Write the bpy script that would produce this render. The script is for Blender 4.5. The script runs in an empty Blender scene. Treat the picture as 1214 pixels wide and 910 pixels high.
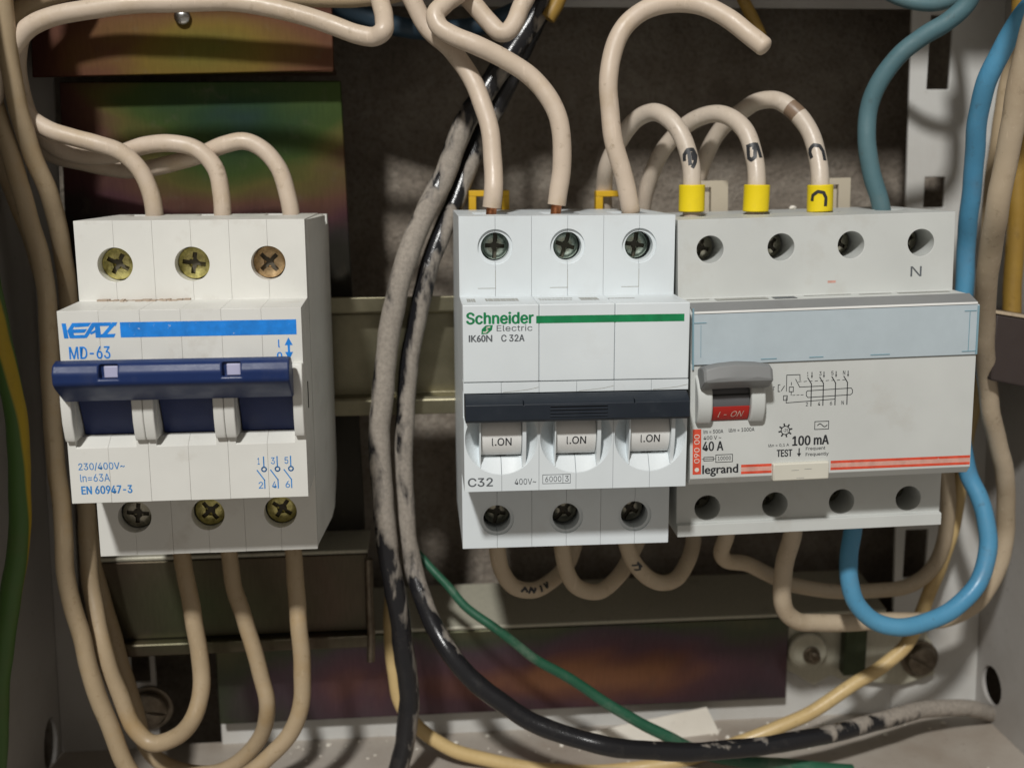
import bpy, bmesh, math, random
from mathutils import Vector, Matrix
random.seed(7)
S = 0.001                                  # everything is modelled in millimetres, placed in metres
sc = bpy.context.scene
COL = sc.collection

# ---------------------------------------------------------------- camera
CC = Vector((-37.366, -321.85, 53.512))
CR = Matrix(((0.99629865, 0.08304072, 0.02220914), (-0.0857455, 0.97828945, 0.18867292), (-0.00605943, -0.18987891, 0.98178882)))
CF = 1313.6
def at(u, v, Y):
    """millimetre point at depth plane Y seen at photo pixel (u, v)"""
    d = CR @ Vector(((u - 607) / CF, 1, -(v - 455) / CF))
    return CC + d * ((Y - CC.y) / d.y)
cam_d = bpy.data.cameras.new('camera'); cam = bpy.data.objects.new('camera', cam_d); COL.objects.link(cam)
m3 = Matrix(((CR[0][0], CR[0][2], -CR[0][1]), (CR[1][0], CR[1][2], -CR[1][1]), (CR[2][0], CR[2][2], -CR[2][1])))
cam.matrix_world = Matrix.Translation(CC * S) @ m3.to_4x4()
cam_d.sensor_width = 36; cam_d.lens = 36 * CF / 1214
cam_d.clip_start = 0.005; cam_d.clip_end = 20
cam_d.dof.use_dof = True; cam_d.dof.focus_distance = 0.268; cam_d.dof.aperture_fstop = 15
sc.camera = cam

# ---------------------------------------------------------------- world and lamp
w = bpy.data.worlds.new('World'); sc.world = w; w.use_nodes = True
bg = w.node_tree.nodes['Background']; bg.inputs[0].default_value = (1.0, 0.91, 0.80, 1); bg.inputs[1].default_value = 0.25
ld = bpy.data.lights.new('ceiling_lamp', 'AREA'); ld.shape = 'DISK'; ld.size = 0.085; ld.energy = 14.6; ld.color = (1.0, 0.99, 0.96)
lo = bpy.data.objects.new('ceiling_lamp', ld); COL.objects.link(lo)
lo.location = (-0.30, -0.94, 0.86)
lo.rotation_euler = (Vector((0, 0, 0)) - Vector(lo.location)).to_track_quat('-Z', 'Y').to_euler()
sc.view_settings.view_transform = 'Standard'; sc.view_settings.look = 'None'
sc.view_settings.exposure = 0.0; sc.view_settings.gamma = 1.0

# ---------------------------------------------------------------- materials
def nt(name):
    m = bpy.data.materials.new(name); m.use_nodes = True
    t = m.node_tree; return m, t, t.nodes['Principled BSDF']
def node(t, typ, **kw):
    n = t.nodes.new(typ)
    for k, v in kw.items():
        if k.startswith('i_'):
            n.inputs[k[2:].replace('_', ' ')].default_value = v
        else: setattr(n, k, v)
    return n
def ramp(t, stops, interp='LINEAR'):
    r = t.nodes.new('ShaderNodeValToRGB'); r.color_ramp.interpolation = interp
    e = r.color_ramp.elements
    while len(e) < len(stops): e.new(0.5)
    for k, (p, c) in enumerate(stops):
        e[k].position = p; e[k].color = (c[0], c[1], c[2], 1) if not isinstance(c, (int, float)) else (c, c, c, 1)
    return r
def mix(t, fac, a, b, mode='MIX'):
    n = t.nodes.new('ShaderNodeMix'); n.data_type = 'RGBA'; n.blend_type = mode
    for s, v in ((n.inputs[0], fac), (n.inputs[6], a), (n.inputs[7], b)):
        if hasattr(v, 'links') or hasattr(v, 'is_output'): t.links.new(v, s)
        elif isinstance(v, (int, float)): s.default_value = v
        else: s.default_value = (v[0], v[1], v[2], 1)
    return n.outputs[2]
def noise(t, scale, detail=4, rough=.55, dist=0, coord=None, vec=None):
    if vec is None:
        tc = t.nodes.new('ShaderNodeTexCoord'); vec = tc.outputs[coord or 'Object']
    n = node(t, 'ShaderNodeTexNoise'); n.inputs['Scale'].default_value = scale
    n.inputs['Detail'].default_value = detail; n.inputs['Roughness'].default_value = rough; n.inputs['Distortion'].default_value = dist
    t.links.new(vec, n.inputs['Vector']); return n.outputs['Fac']
def bump(t, b, h, strength, dist):
    n = node(t, 'ShaderNodeBump'); n.inputs['Strength'].default_value = strength; n.inputs['Distance'].default_value = dist
    t.links.new(h, n.inputs['Height']); t.links.new(n.outputs[0], b.inputs['Normal'])
def scaled(t, sx, sy, sz, coord='Object'):
    tc = t.nodes.new('ShaderNodeTexCoord'); mp = t.nodes.new('ShaderNodeMapping'); mp.inputs['Scale'].default_value = (sx, sy, sz)
    t.links.new(tc.outputs[coord], mp.inputs[0]); return mp.outputs[0]
def dirty(t, base, dirtc, scale=60, lo=.55, hi=.75, amount=.5):
    n = noise(t, scale, 6, .65); r = ramp(t, [(lo, 0), (hi, amount)]); t.links.new(n, r.inputs[0])
    return mix(t, r.outputs[0], base, dirtc)

def plastic(name, col, rough=.42, dirtc=None, amount=.35, grain=.25, spec=.4, dscale=70):
    m, t, b = nt(name)
    n = noise(t, 45, 3); r = ramp(t, [(.3, .94), (.7, 1.04)]); t.links.new(n, r.inputs[0])
    c = mix(t, 1.0, col, r.outputs[0], 'MULTIPLY')
    if dirtc: c = dirty(t, c, dirtc, dscale, .56, .78, amount)
    t.links.new(c, b.inputs['Base Color'])
    b.inputs['Roughness'].default_value = rough; b.inputs['Specular IOR Level'].default_value = spec
    n2 = noise(t, 2600, 3, .6); bump(t, b, n2, grain, .00006)
    rn = noise(t, 160, 4); rr = ramp(t, [(.3, rough - .08), (.7, rough + .12)]); t.links.new(rn, rr.inputs[0]); t.links.new(rr.outputs[0], b.inputs['Roughness'])
    return m
M = {}
M['white_cool'] = plastic('cool_white_plastic', (.665, .71, .73), .40, (.42, .38, .32), .16)
M['white_warm'] = plastic('warm_white_plastic', (.68, .675, .635), .42, (.34, .28, .20), .40)
M['white_grey'] = plastic('grey_white_plastic', (.55, .565, .545), .45, (.36, .31, .24), .30)
M['tab_white'] = plastic('tab_plastic', (.72, .72, .70), .35)
M['beige_clip'] = plastic('beige_clip_plastic', (.50, .44, .34), .5, (.3, .25, .18), .4)
M['yellow'] = plastic('yellow_sleeve_plastic', (.78, .60, .012), .35, (.45, .33, .03), .25)
M['yellow_clip'] = plastic('amber_clip_plastic', (.62, .37, .015), .4, (.3, .17, .02), .5)
M['navy'] = plastic('navy_handle_plastic', (.012, .028, .105), .36, (.06, .07, .12), .5, .3, .28)
M['navy_dark'] = plastic('dark_navy_plastic', (.013, .025, .10), .45, (.04, .045, .07), .3)
M['square'] = plastic('lilac_insert_plastic', (.42, .42, .58), .4, (.2, .2, .3), .5, dscale=300)
M['charcoal'] = plastic('charcoal_handle_plastic', (.013, .018, .026), .42, (.07, .08, .095), .30, .25, .3)
M['handle_grey'] = plastic('grey_handle_plastic', (.215, .22, .22), .45, (.14, .13, .11), .35)
M['handle_dark'] = plastic('dark_grey_barrel', (.11, .11, .115), .4)
M['red_flag'] = plastic('red_flag_plastic', (.42, .022, .016), .4)
M['test_button'] = plastic('cream_button_plastic', (.60, .58, .50), .4, (.42, .38, .3), .3)
M['brown_box'] = plastic('brown_black_plastic', (.045, .033, .030), .5, (.09, .075, .065), .4)
M['shade_grime'] = plastic('dark_shade_grime', (.085, .075, .055), .55)  # screw slot fill: grime, with the slot's shade put into the colour
M['interior'] = plastic('dark_interior', (.02, .02, .019), .8)

def ink(name, col, wear=.0, rough=.5):
    m, t, b = nt(name); b.inputs['Base Color'].default_value = (*col, 1); b.inputs['Roughness'].default_value = rough
    n = noise(t, 420, 4, .6); r = ramp(t, [(.35, .85), (.7, 1.15)]); t.links.new(n, r.inputs[0])
    c = mix(t, 1.0, col, r.outputs[0], 'MULTIPLY'); 
    if wear: c = dirty(t, c, (.6, .62, .62), 900, .66, .70, wear)
    t.links.new(c, b.inputs['Base Color'])
    return m
M['ink_blue'] = ink('blue_print', (.006, .215, .70), .6)
M['ink_blue_soft'] = ink('soft_blue_print', (.035, .22, .55))
M['ink_green'] = ink('green_print', (.0, .20, .065))
M['ink_grey'] = ink('grey_print', (.10, .11, .12))
M['ink_black'] = ink('black_print', (.022, .024, .028))
M['ink_faint'] = ink('faint_print', (.36, .36, .33))
M['ink_red'] = ink('red_print', (.66, .075, .035), .5)
M['ink_pink'] = ink('pale_red_print', (.62, .34, .28))
M['ink_white'] = ink('white_print', (.70, .66, .58))
M['ink_cream'] = ink('cream_print', (.62, .40, .33))

def metal(name, col, rough=.35, col2=None, scale=400, metallic=1.0, b_=.3):
    m, t, b = nt(name); b.inputs['Metallic'].default_value = metallic
    n = noise(t, scale, 5, .65); r = ramp(t, [(.32, col), (.7, col2 or tuple(c * .5 for c in col))]); t.links.new(n, r.inputs[0])
    t.links.new(r.outputs[0], b.inputs['Base Color']); b.inputs['Roughness'].default_value = rough
    bump(t, b, noise(t, scale * 3, 4), b_, .00015)
    return m
M['screw_brass'] = metal('yellow_zinc_screw', (.80, .72, .30), .27, (.30, .27, .10), 700)
M['screw_red'] = metal('reddish_zinc_screw', (.85, .62, .36), .28, (.36, .24, .13), 700)
M['screw_grey'] = metal('grey_green_screw', (.62, .68, .58), .26, (.22, .26, .21), 420)
M['screw_dull'] = metal('dull_dark_screw', (.55, .52, .42), .30, (.20, .19, .15), 420)
M['screw_old'] = metal('old_brown_screw', (.26, .22, .17), .45, (.12, .095, .07), 300)
M['copper'] = metal('bare_copper', (.72, .30, .14), .34, (.42, .15, .07), 900)
M['olive_zinc'] = metal('olive_zinc_rail', (.30, .275, .19), .42, (.19, .175, .115), 60)
M['steel'] = metal('bright_steel', (.75, .74, .72), .22, (.5, .5, .48), 300)

def iridescent(name, stops, c=(0, 0), a=1.0, b=1.0, wob=.35, metallic=.85, seed=0.0):
    """yellow-chromated zinc: interference colours following the coating thickness, contours round a point (x, z in metres)"""
    m, t, bs = nt(name); bs.inputs['Metallic'].default_value = metallic; bs.inputs['Roughness'].default_value = .42
    tc = t.nodes.new('ShaderNodeTexCoord'); sp = t.nodes.new('ShaderNodeSeparateXYZ'); t.links.new(tc.outputs['Object'], sp.inputs[0])
    def M_(op, *v):
        n = node(t, 'ShaderNodeMath', operation=op)
        for k, q in enumerate(v):
            if isinstance(q, (int, float)): n.inputs[k].default_value = q
            else: t.links.new(q, n.inputs[k])
        return n.outputs[0]
    dx = M_('MULTIPLY', M_('SUBTRACT', sp.outputs[0], c[0]), 1 / a); dz = M_('MULTIPLY', M_('SUBTRACT', sp.outputs[2], c[1]), 1 / b)
    r2 = M_('SQRT', M_('ADD', M_('MULTIPLY', dx, dx), M_('MULTIPLY', dz, dz)))
    mp = t.nodes.new('ShaderNodeMapping'); mp.inputs['Location'].default_value = (seed, seed, seed); mp.inputs['Scale'].default_value = (22, 22, 34); t.links.new(tc.outputs['Object'], mp.inputs[0])
    n = noise(t, 1.0, 3, .5, .6, vec=mp.outputs[0])
    f = M_('ADD', M_('MULTIPLY', r2, .5), M_('MULTIPLY', M_('SUBTRACT', n, .5), wob * 2))
    r = ramp(t, stops); t.links.new(f, r.inputs[0])
    st = scaled(t, 1200, 1200, 160); sn = noise(t, 1.0, 4, .7, vec=st); sr = ramp(t, [(.3, .88), (.7, 1.07)]); t.links.new(sn, sr.inputs[0])
    cc = mix(t, 1.0, r.outputs[0], sr.outputs[0], 'MULTIPLY')
    cc = dirty(t, cc, (.15, .125, .095), 130, .58, .8, .45)
    t.links.new(cc, bs.inputs['Base Color']); bump(t, bs, sn, .2, .0001)
    return m
M['irid_top'] = iridescent('iridescent_zinc_red', [(0, (0.128, 0.128, 0.025)), (.22, (0.175, 0.118, 0.027)), (.40, (0.141, 0.065, 0.035)), (.62, (0.104, 0.04, 0.04)), (.82, (0.055, 0.024, 0.024)), (1, (0.032, 0.051, 0.02))], c=(.050, -.026), a=.048, b=.015)
M['irid_green'] = iridescent('iridescent_zinc_green', [(0, (0.022, 0.044, 0.047)), (.16, (0.028, 0.06, 0.028)), (.34, (0.056, 0.088, 0.024)), (.46, (0.124, 0.108, 0.035)), (.58, (0.135, 0.068, 0.046)), (.74, (0.096, 0.042, 0.049)), (.88, (0.045, 0.038, 0.035)), (1, (0.037, 0.034, 0.027))], c=(.050, -.010), a=.042, b=.022, seed=3.0)
M['irid_low'] = iridescent('iridescent_zinc_purple', [(0, (0.272, 0.128, 0.072)), (.18, (0.187, 0.089, 0.071)), (.36, (0.126, 0.07, 0.084)), (.62, (0.101, 0.073, 0.087)), (.80, (0.08, 0.089, 0.061)), (1, (0.118, 0.113, 0.067))], c=(.115, .011), a=.075, b=.0105, wob=.55, seed=1.3)
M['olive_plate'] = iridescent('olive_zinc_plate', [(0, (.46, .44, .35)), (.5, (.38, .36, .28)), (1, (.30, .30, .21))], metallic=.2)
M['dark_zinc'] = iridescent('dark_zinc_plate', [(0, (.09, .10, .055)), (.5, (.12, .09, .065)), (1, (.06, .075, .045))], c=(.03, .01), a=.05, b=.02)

def wall_mat():
    m, t, b = nt('rough_brown_plaster')
    n = noise(t, 34, 8, .70, .6); r = ramp(t, [(.28, (.20, .165, .13)), (.5, (.325, .278, .228)), (.72, (.47, .42, .355))]); t.links.new(n, r.inputs[0])
    n3 = noise(t, 700, 4, .7); r3 = ramp(t, [(.34, .72), (.52, 1.03)]); t.links.new(n3, r3.inputs[0])
    t.links.new(mix(t, 1.0, r.outputs[0], r3.outputs[0], 'MULTIPLY'), b.inputs['Base Color']); b.inputs['Roughness'].default_value = .95
    b.inputs['Specular IOR Level'].default_value = .1
    bump(t, b, noise(t, 380, 7, .72), 1.0, .0022)
    return m
M['plaster'] = wall_mat()
def painted(name, col, dirtc, amount, lo=.45):
    m, t, b = nt(name)
    c = dirty(t, col, dirtc, 22, lo, .8, amount); c = dirty(t, c, tuple(x * .6 for x in dirtc), 420, .62, .72, amount * .7)
    t.links.new(c, b.inputs['Base Color']); b.inputs['Roughness'].default_value = .5
    bump(t, b, noise(t, 700, 4), .25, .00015); return m
M['paint'] = painted('white_painted_steel', (.56, .555, .53), (.36, .31, .25), .5)
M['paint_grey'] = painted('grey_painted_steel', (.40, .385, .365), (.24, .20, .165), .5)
M['paint_dusty'] = painted('dusty_painted_steel', (.44, .40, .35), (.27, .215, .165), .9, .35)
M['paper'] = painted('old_paper', (.74, .70, .62), (.36, .30, .22), .4)

def insulation(name, col, col2=None, rough=.38, scale=28, spec=.45, stain=None):
    m, t, b = nt(name)
    n = noise(t, scale, 5, .65); r = ramp(t, [(.30, col), (.7, col2 or tuple(x * .82 for x in col))]); t.links.new(n, r.inputs[0])
    st = stain or tuple(x * .55 for x in col)
    c = dirty(t, r.outputs[0], st, 75, .52, .76, .5)
    c = dirty(t, c, tuple(x * .5 for x in st), 330, .60, .72, .45)                 # finger grime
    v = scaled(t, 900, 900, 120); sn = noise(t, 1.0, 3, .6, vec=v); rs = ramp(t, [(.62, 0), (.68, .30)]); t.links.new(sn, rs.inputs[0])
    c = mix(t, rs.outputs[0], c, tuple(min(1, x * 1.25) for x in col))             # pale scuffs
    c = dirty(t, c, tuple(x * .3 for x in col), 1000, .69, .74, .6)
    t.links.new(c, b.inputs['Base Color']); b.inputs['Specular IOR Level'].default_value = spec
    rn = noise(t, 140, 5, .65); rr = ramp(t, [(.3, rough - .12), (.7, rough + .22)]); t.links.new(rn, rr.inputs[0]); t.links.new(rr.outputs[0], b.inputs['Roughness'])
    bump(t, b, noise(t, 210, 6, .62), .35, .0004)
    return m
M['w_beige'] = insulation('beige_insulation', (.60, .495, .40), (.54, .44, .335), stain=(.42, .30, .15))
M['w_tan'] = insulation('tan_insulation', (.42, .325, .21), (.36, .27, .165), .45, stain=(.36, .22, .07))
M['w_white'] = insulation('off_white_insulation', (.58, .51, .43), (.53, .44, .35), stain=(.36, .28, .19))
M['w_cream'] = insulation('dull_cream_insulation', (.50, .41, .30), (.43, .34, .23), .42, stain=(.33, .24, .15))
M['w_yellow'] = insulation('straw_yellow_insulation', (.62, .46, .22), (.54, .39, .18), stain=(.35, .22, .08))
M['w_ochre'] = insulation('ochre_insulation', (.36, .22, .04), (.27, .16, .035))
M['w_blue'] = insulation('sky_blue_insulation', (.07, .26, .44), (.09, .29, .45), stain=(.14, .21, .27))
M['w_teal'] = insulation('dusty_teal_insulation', (.07, .15, .175), (.09, .17, .19), .55, stain=(.12, .15, .14))
M['w_navy'] = insulation('dark_blue_insulation', (.018, .045, .075), (.03, .055, .075), .5)
M['w_green'] = insulation('green_insulation', (.012, .075, .038), (.03, .12, .07), .35, stain=(.25, .28, .22))
def band(m0, name, lo, hi, col):                      # a copy of an insulation with one stained ring, along the wire (UV v)
    m = m0.copy(); m.name = name; t = m.node_tree; b = t.nodes['Principled BSDF']
    old = b.inputs['Base Color'].links[0].from_socket
    tc = t.nodes.new('ShaderNodeTexCoord'); sp = t.nodes.new('ShaderNodeSeparateXYZ'); t.links.new(tc.outputs['UV'], sp.inputs[0])
    a = node(t, 'ShaderNodeMath', operation='GREATER_THAN'); t.links.new(sp.outputs[1], a.inputs[0]); a.inputs[1].default_value = lo
    c = node(t, 'ShaderNodeMath', operation='LESS_THAN'); t.links.new(sp.outputs[1], c.inputs[0]); c.inputs[1].default_value = hi
    d = node(t, 'ShaderNodeMath', operation='MULTIPLY'); t.links.new(a.outputs[0], d.inputs[0]); t.links.new(c.outputs[0], d.inputs[1])
    t.links.new(mix(t, d.outputs[0], old, col), b.inputs['Base Color']); return m
def striped():                                        # green/yellow earth wire, colours side by side, slowly twisting
    m, t, b = nt('green_yellow_insulation')
    tc = t.nodes.new('ShaderNodeTexCoord'); sp = t.nodes.new('ShaderNodeSeparateXYZ'); t.links.new(tc.outputs['UV'], sp.inputs[0])
    a = node(t, 'ShaderNodeMath', operation='MULTIPLY_ADD'); t.links.new(sp.outputs[1], a.inputs[0]); a.inputs[1].default_value = 1.1; t.links.new(sp.outputs[0], a.inputs[2])
    f = node(t, 'ShaderNodeMath', operation='FRACT'); t.links.new(a.outputs[0], f.inputs[0])
    r = ramp(t, [(0, (.05, .12, .02)), (.50, (.05, .12, .02)), (.54, (.40, .27, .01)), (.72, (.40, .27, .01)), (.76, (.05, .12, .02)), (1, (.05, .12, .02))]); t.links.new(f.outputs[0], r.inputs[0])
    t.links.new(dirty(t, r.outputs[0], (.09, .09, .03), 60, .5, .8, .6), b.inputs['Base Color']); b.inputs['Roughness'].default_value = .5
    return m
M['w_stripe'] = striped()
def cable_mat(name, stops, dust=(.335, .295, .25), side=.12, phase=0.0, col=(.012, .012, .014)):
    """black sheath under a crust of old plaster; stops = how much crust along the cable (UV v), broken up by noise, thicker on one side"""
    m, t, b = nt(name)
    v = scaled(t, 170, 170, 60); n = noise(t, 1.0, 5, .55, .35, vec=v)
    tc = t.nodes.new('ShaderNodeTexCoord'); sp = t.nodes.new('ShaderNodeSeparateXYZ'); t.links.new(tc.outputs['UV'], sp.inputs[0])
    r1 = ramp(t, stops); t.links.new(sp.outputs[1], r1.inputs[0])
    a = node(t, 'ShaderNodeMath', operation='MULTIPLY_ADD'); t.links.new(r1.outputs[0], a.inputs[0]); a.inputs[1].default_value = .5; t.links.new(n, a.inputs[2])
    ph = node(t, 'ShaderNodeMath', operation='MULTIPLY_ADD'); t.links.new(sp.outputs[0], ph.inputs[0]); ph.inputs[1].default_value = math.tau; ph.inputs[2].default_value = phase
    cs = node(t, 'ShaderNodeMath', operation='COSINE'); t.links.new(ph.outputs[0], cs.inputs[0])
    a2 = node(t, 'ShaderNodeMath', operation='MULTIPLY_ADD'); t.links.new(cs.outputs[0], a2.inputs[0]); a2.inputs[1].default_value = side; t.links.new(a.outputs[0], a2.inputs[2])
    r2 = ramp(t, [(.70, 0), (.76, .62), (.84, 1)]); t.links.new(a2.outputs[0], r2.inputs[0])
    n2 = noise(t, 900, 5, .7); rd = ramp(t, [(.3, tuple(x * .68 for x in dust)), (.62, dust)]); t.links.new(n2, rd.inputs[0])
    smear = dirty(t, col, (.07, .062, .055), 160, .55, .85, .4)
    t.links.new(mix(t, r2.outputs[0], smear, rd.outputs[0]), b.inputs['Base Color'])
    rr = ramp(t, [(0, .22), (1, .9)]); t.links.new(r2.outputs[0], rr.inputs[0]); t.links.new(rr.outputs[0], b.inputs['Roughness'])
    hn = node(t, 'ShaderNodeMath', operation='MULTIPLY_ADD'); t.links.new(n2, hn.inputs[0]); hn.inputs[1].default_value = .3; t.links.new(r2.outputs[0], hn.inputs[2])
    bump(t, b, hn.outputs[0], .6, .0004)
    return m
def cover_mat():
    m, t, b = nt('clear_blue_plastic'); t.nodes.remove(b)
    tr = t.nodes.new('ShaderNodeBsdfTransparent'); tr.inputs[0].default_value = (.84, .93, .97, 1)
    df = t.nodes.new('ShaderNodeBsdfDiffuse'); df.inputs[0].default_value = (.60, .69, .74, 1)
    gl = t.nodes.new('ShaderNodeBsdfGlossy'); gl.inputs[0].default_value = (1, 1, 1, 1); gl.inputs[1].default_value = .22
    m1 = t.nodes.new('ShaderNodeMixShader'); cn = noise(t, 120, 6, .65); cr = ramp(t, [(.3, .69), (.7, .76)]); t.links.new(cn, cr.inputs[0]); t.links.new(cr.outputs[0], m1.inputs[0]); t.links.new(tr.outputs[0], m1.inputs[1]); t.links.new(df.outputs[0], m1.inputs[2])
    fr = t.nodes.new('ShaderNodeFresnel'); fr.inputs[0].default_value = 1.45
    m2 = t.nodes.new('ShaderNodeMixShader'); t.links.new(fr.outputs[0], m2.inputs[0]); t.links.new(m1.outputs[0], m2.inputs[1]); t.links.new(gl.outputs[0], m2.inputs[2])
    n = noise(t, 55, 3); 
    bp = node(t, 'ShaderNodeBump'); bp.inputs['Strength'].default_value = .3; bp.inputs['Distance'].default_value = .0008; t.links.new(n, bp.inputs['Height'])
    t.links.new(bp.outputs[0], gl.inputs['Normal']); t.links.new(bp.outputs[0], fr.inputs['Normal'])
    t.links.new(m2.outputs[0], t.nodes['Material Output'].inputs[0]); return m
M['cover'] = cover_mat()
m_, t_, b_ = nt('tinted_edge'); b_.inputs['Base Color'].default_value = (.20, .33, .39, 1); b_.inputs['Roughness'].default_value = .2; M['cover_edge'] = m_

# ---------------------------------------------------------------- mesh helpers (millimetres)
def box(bm, x0, x1, y0, y1, z0, z1):
    g = bmesh.ops.create_cube(bm, size=1.0)['verts']
    for v in g: v.co = Vector((x0 + (x1 - x0) * (v.co.x + .5), y0 + (y1 - y0) * (v.co.y + .5), z0 + (z1 - z0) * (v.co.z + .5)))
    return g
def prism(bm, poly, x0, x1):
    """poly = [(z, d)]: side profile, d towards the viewer (-Y); extruded along X"""
    a = [bm.verts.new((x0, -d, z)) for z, d in poly]; b = [bm.verts.new((x1, -d, z)) for z, d in poly]
    n = len(poly); fs = [bm.faces.new(a), bm.faces.new(b[::-1])]
    for i in range(n): fs.append(bm.faces.new((a[i], b[i], b[(i + 1) % n], a[(i + 1) % n])))
    bmesh.ops.recalc_face_normals(bm, faces=fs)
def plate(bm, poly, y0, y1):
    """poly = [(x, z)] extruded along Y"""
    a = [bm.verts.new((x, y0, z)) for x, z in poly]; b = [bm.verts.new((x, y1, z)) for x, z in poly]
    n = len(poly); fs = [bm.faces.new(a), bm.faces.new(b[::-1])]
    for i in range(n): fs.append(bm.faces.new((a[i], b[i], b[(i + 1) % n], a[(i + 1) % n])))
    bmesh.ops.recalc_face_normals(bm, faces=fs)
def cyl(bm, x, z, y0, y1, r, seg=40, r2=None):
    """cylinder along Y"""
    a = [bm.verts.new((x + r * math.cos(k * math.tau / seg), y0, z + r * math.sin(k * math.tau / seg))) for k in range(seg)]
    q = r if r2 is None else r2
    b = [bm.verts.new((x + q * math.cos(k * math.tau / seg), y1, z + q * math.sin(k * math.tau / seg))) for k in range(seg)]
    fs = [bm.faces.new(a), bm.faces.new(b[::-1])]
    for i in range(seg): fs.append(bm.faces.new((a[i], b[i], b[(i + 1) % seg], a[(i + 1) % seg])))
    bmesh.ops.recalc_face_normals(bm, faces=fs)
def new(): return bmesh.new()
def mk(f, *a, **k): bm = new(); f(bm, *a, **k); return bm
_tmp = []
def ev(bm, cuts=(), bevel=0, seg=2, ang=40, sub=0):
    me = bpy.data.meshes.new('m'); bm.to_mesh(me); bm.free()
    if not cuts and not bevel: return me
    me.shade_smooth()
    o = bpy.data.objects.new('m', me); COL.objects.link(o); tmp = [o]
    for c in cuts:
        cm = bpy.data.meshes.new('c'); c.to_mesh(cm); c.free(); co = bpy.data.objects.new('c', cm); COL.objects.link(co); tmp.append(co)
        md = o.modifiers.new('b', 'BOOLEAN'); md.object = co; md.operation = 'DIFFERENCE'; md.solver = 'EXACT'
    if bevel:
        md = o.modifiers.new('v', 'BEVEL'); md.width = bevel; md.segments = seg; md.limit_method = 'ANGLE'; md.angle_limit = math.radians(ang); md.use_clamp_overlap = True; md.harden_normals = True
        md = o.modifiers.new('w', 'WEIGHTED_NORMAL'); md.keep_sharp = True; md.weight = 50
    dg = bpy.context.evaluated_depsgraph_get(); dg.update()
    r = bpy.data.meshes.new_from_object(o.evaluated_get(dg))
    for q in tmp: bpy.data.objects.remove(q)
    return r
def put(name, me, mat, parent=None, smooth=38, scale=True):
    if isinstance(me, bmesh.types.BMesh): me = ev(me)
    if scale: me.transform(Matrix.Scale(S, 4))
    me.materials.clear(); me.materials.append(M[mat] if isinstance(mat, str) else mat)
    if smooth and not me.has_custom_normals: me.shade_smooth(); me.set_sharp_from_angle(angle=math.radians(smooth))
    me.name = name; o = bpy.data.objects.new(name, me); COL.objects.link(o)
    if parent: o.parent = parent
    return o
def tag(o, label, cat, group=None):
    o['label'] = label; o['category'] = cat
    if group: o['group'] = group
    return o
def thing(name, label, cat, loc=(0, 0, 0), rot=None, group=None):
    o = bpy.data.objects.new(name, None); COL.objects.link(o); o.empty_display_size = .01
    o.location = Vector(loc) * S
    if rot is not None: o.rotation_euler = rot.to_euler()
    return tag(o, label, cat, group)
def struct(o): o['kind'] = 'structure'; return o

import os
try: FONT = bpy.data.fonts.load(os.path.join(bpy.utils.system_resource('DATAFILES'), 'fonts', 'Inter.woff2'))   # ships with Blender
except Exception: FONT = None
def text(s, x, z, w, h, y, mat, parent, bold=0.0, rotz=0, name='lettering', t=.03, shear=0, sans=True, arc=None):
    """text whose ink box is exactly w by h, lower left at (x, z), lying on plane y (facing -Y)"""
    cu = bpy.data.curves.new('t', 'FONT'); cu.body = s; cu.size = 1; cu.offset = 0
    if sans and FONT:
        cu.font = FONT
        if s != '1': cu.body = s.replace('I', 'l')   # plain stem instead of the slab I
    cu.resolution_u = 3; cu.shear = shear
    o = bpy.data.objects.new('t', cu); COL.objects.link(o)
    dg = bpy.context.evaluated_depsgraph_get(); dg.update()
    me = bpy.data.meshes.new_from_object(o.evaluated_get(dg)); bpy.data.objects.remove(o)
    xs = [v.co.x for v in me.vertices]; ys = [v.co.y for v in me.vertices]
    ax, bx, ay, by = min(xs), max(xs), min(ys), max(ys)
    if s in ('1', 'I'): w = w * .55
    for v in me.vertices:
        px = (v.co.x - ax) / (bx - ax) ; pz = (v.co.y - ay) / (by - ay)
        if rotz == 90: px, pz = 1 - pz, px          # reads upwards
        v.co = Vector((x + px * w, y, z + pz * h))
    bm = new(); bm.from_mesh(me)
    if bold > 0:
        q = bold * h * .9
        for k, (dx, dz) in enumerate(((q, 0), (-q, 0), (0, q * .6), (0, -q * .6))):
            me2 = me.copy(); me2.transform(Matrix.Translation((dx, .0016 * (k + 1), dz))); bm.from_mesh(me2); bpy.data.meshes.remove(me2)
    r = bmesh.ops.extrude_face_region(bm, geom=bm.faces[:])
    for e in r['geom']:
        if isinstance(e, bmesh.types.BMVert): e.co.y += t
    if arc:                                            # wrap the print round a barrel (centre z, centre depth, radius)
        for v in bm.verts: v.co.y = -(arc[1] + math.sqrt(max(arc[2] ** 2 - (v.co.z - arc[0]) ** 2, 0))) + (v.co.y - y)
    bmesh.ops.recalc_face_normals(bm, faces=bm.faces[:])
    return put(name, bm, mat, parent, smooth=0)
def ink_rect(bm, x0, x1, z0, z1, y, t=.03): box(bm, x0, x1, y, y + t, z0, z1)
def ink_line(bm, pts, wd, y, t=.03, close=False):
    P = [Vector(p) for p in pts]
    if close: P.append(P[0])
    for a, b in zip(P, P[1:]):
        d = (b - a); L = d.length
        if L < 1e-6: continue
        d /= L; n = Vector((-d.y, d.x)) * wd / 2; e = d * wd * .35
        plate(bm, [tuple(a - e + n), tuple(b + e + n), tuple(b + e - n), tuple(a - e - n)], y, y + t)
def ring(bm, x, z, r, wd, y, seg=24, t=.03):
    ink_line(bm, [(x + r * math.cos(k * math.tau / seg), z + r * math.sin(k * math.tau / seg)) for k in range(seg)], wd, y, t, True)

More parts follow.
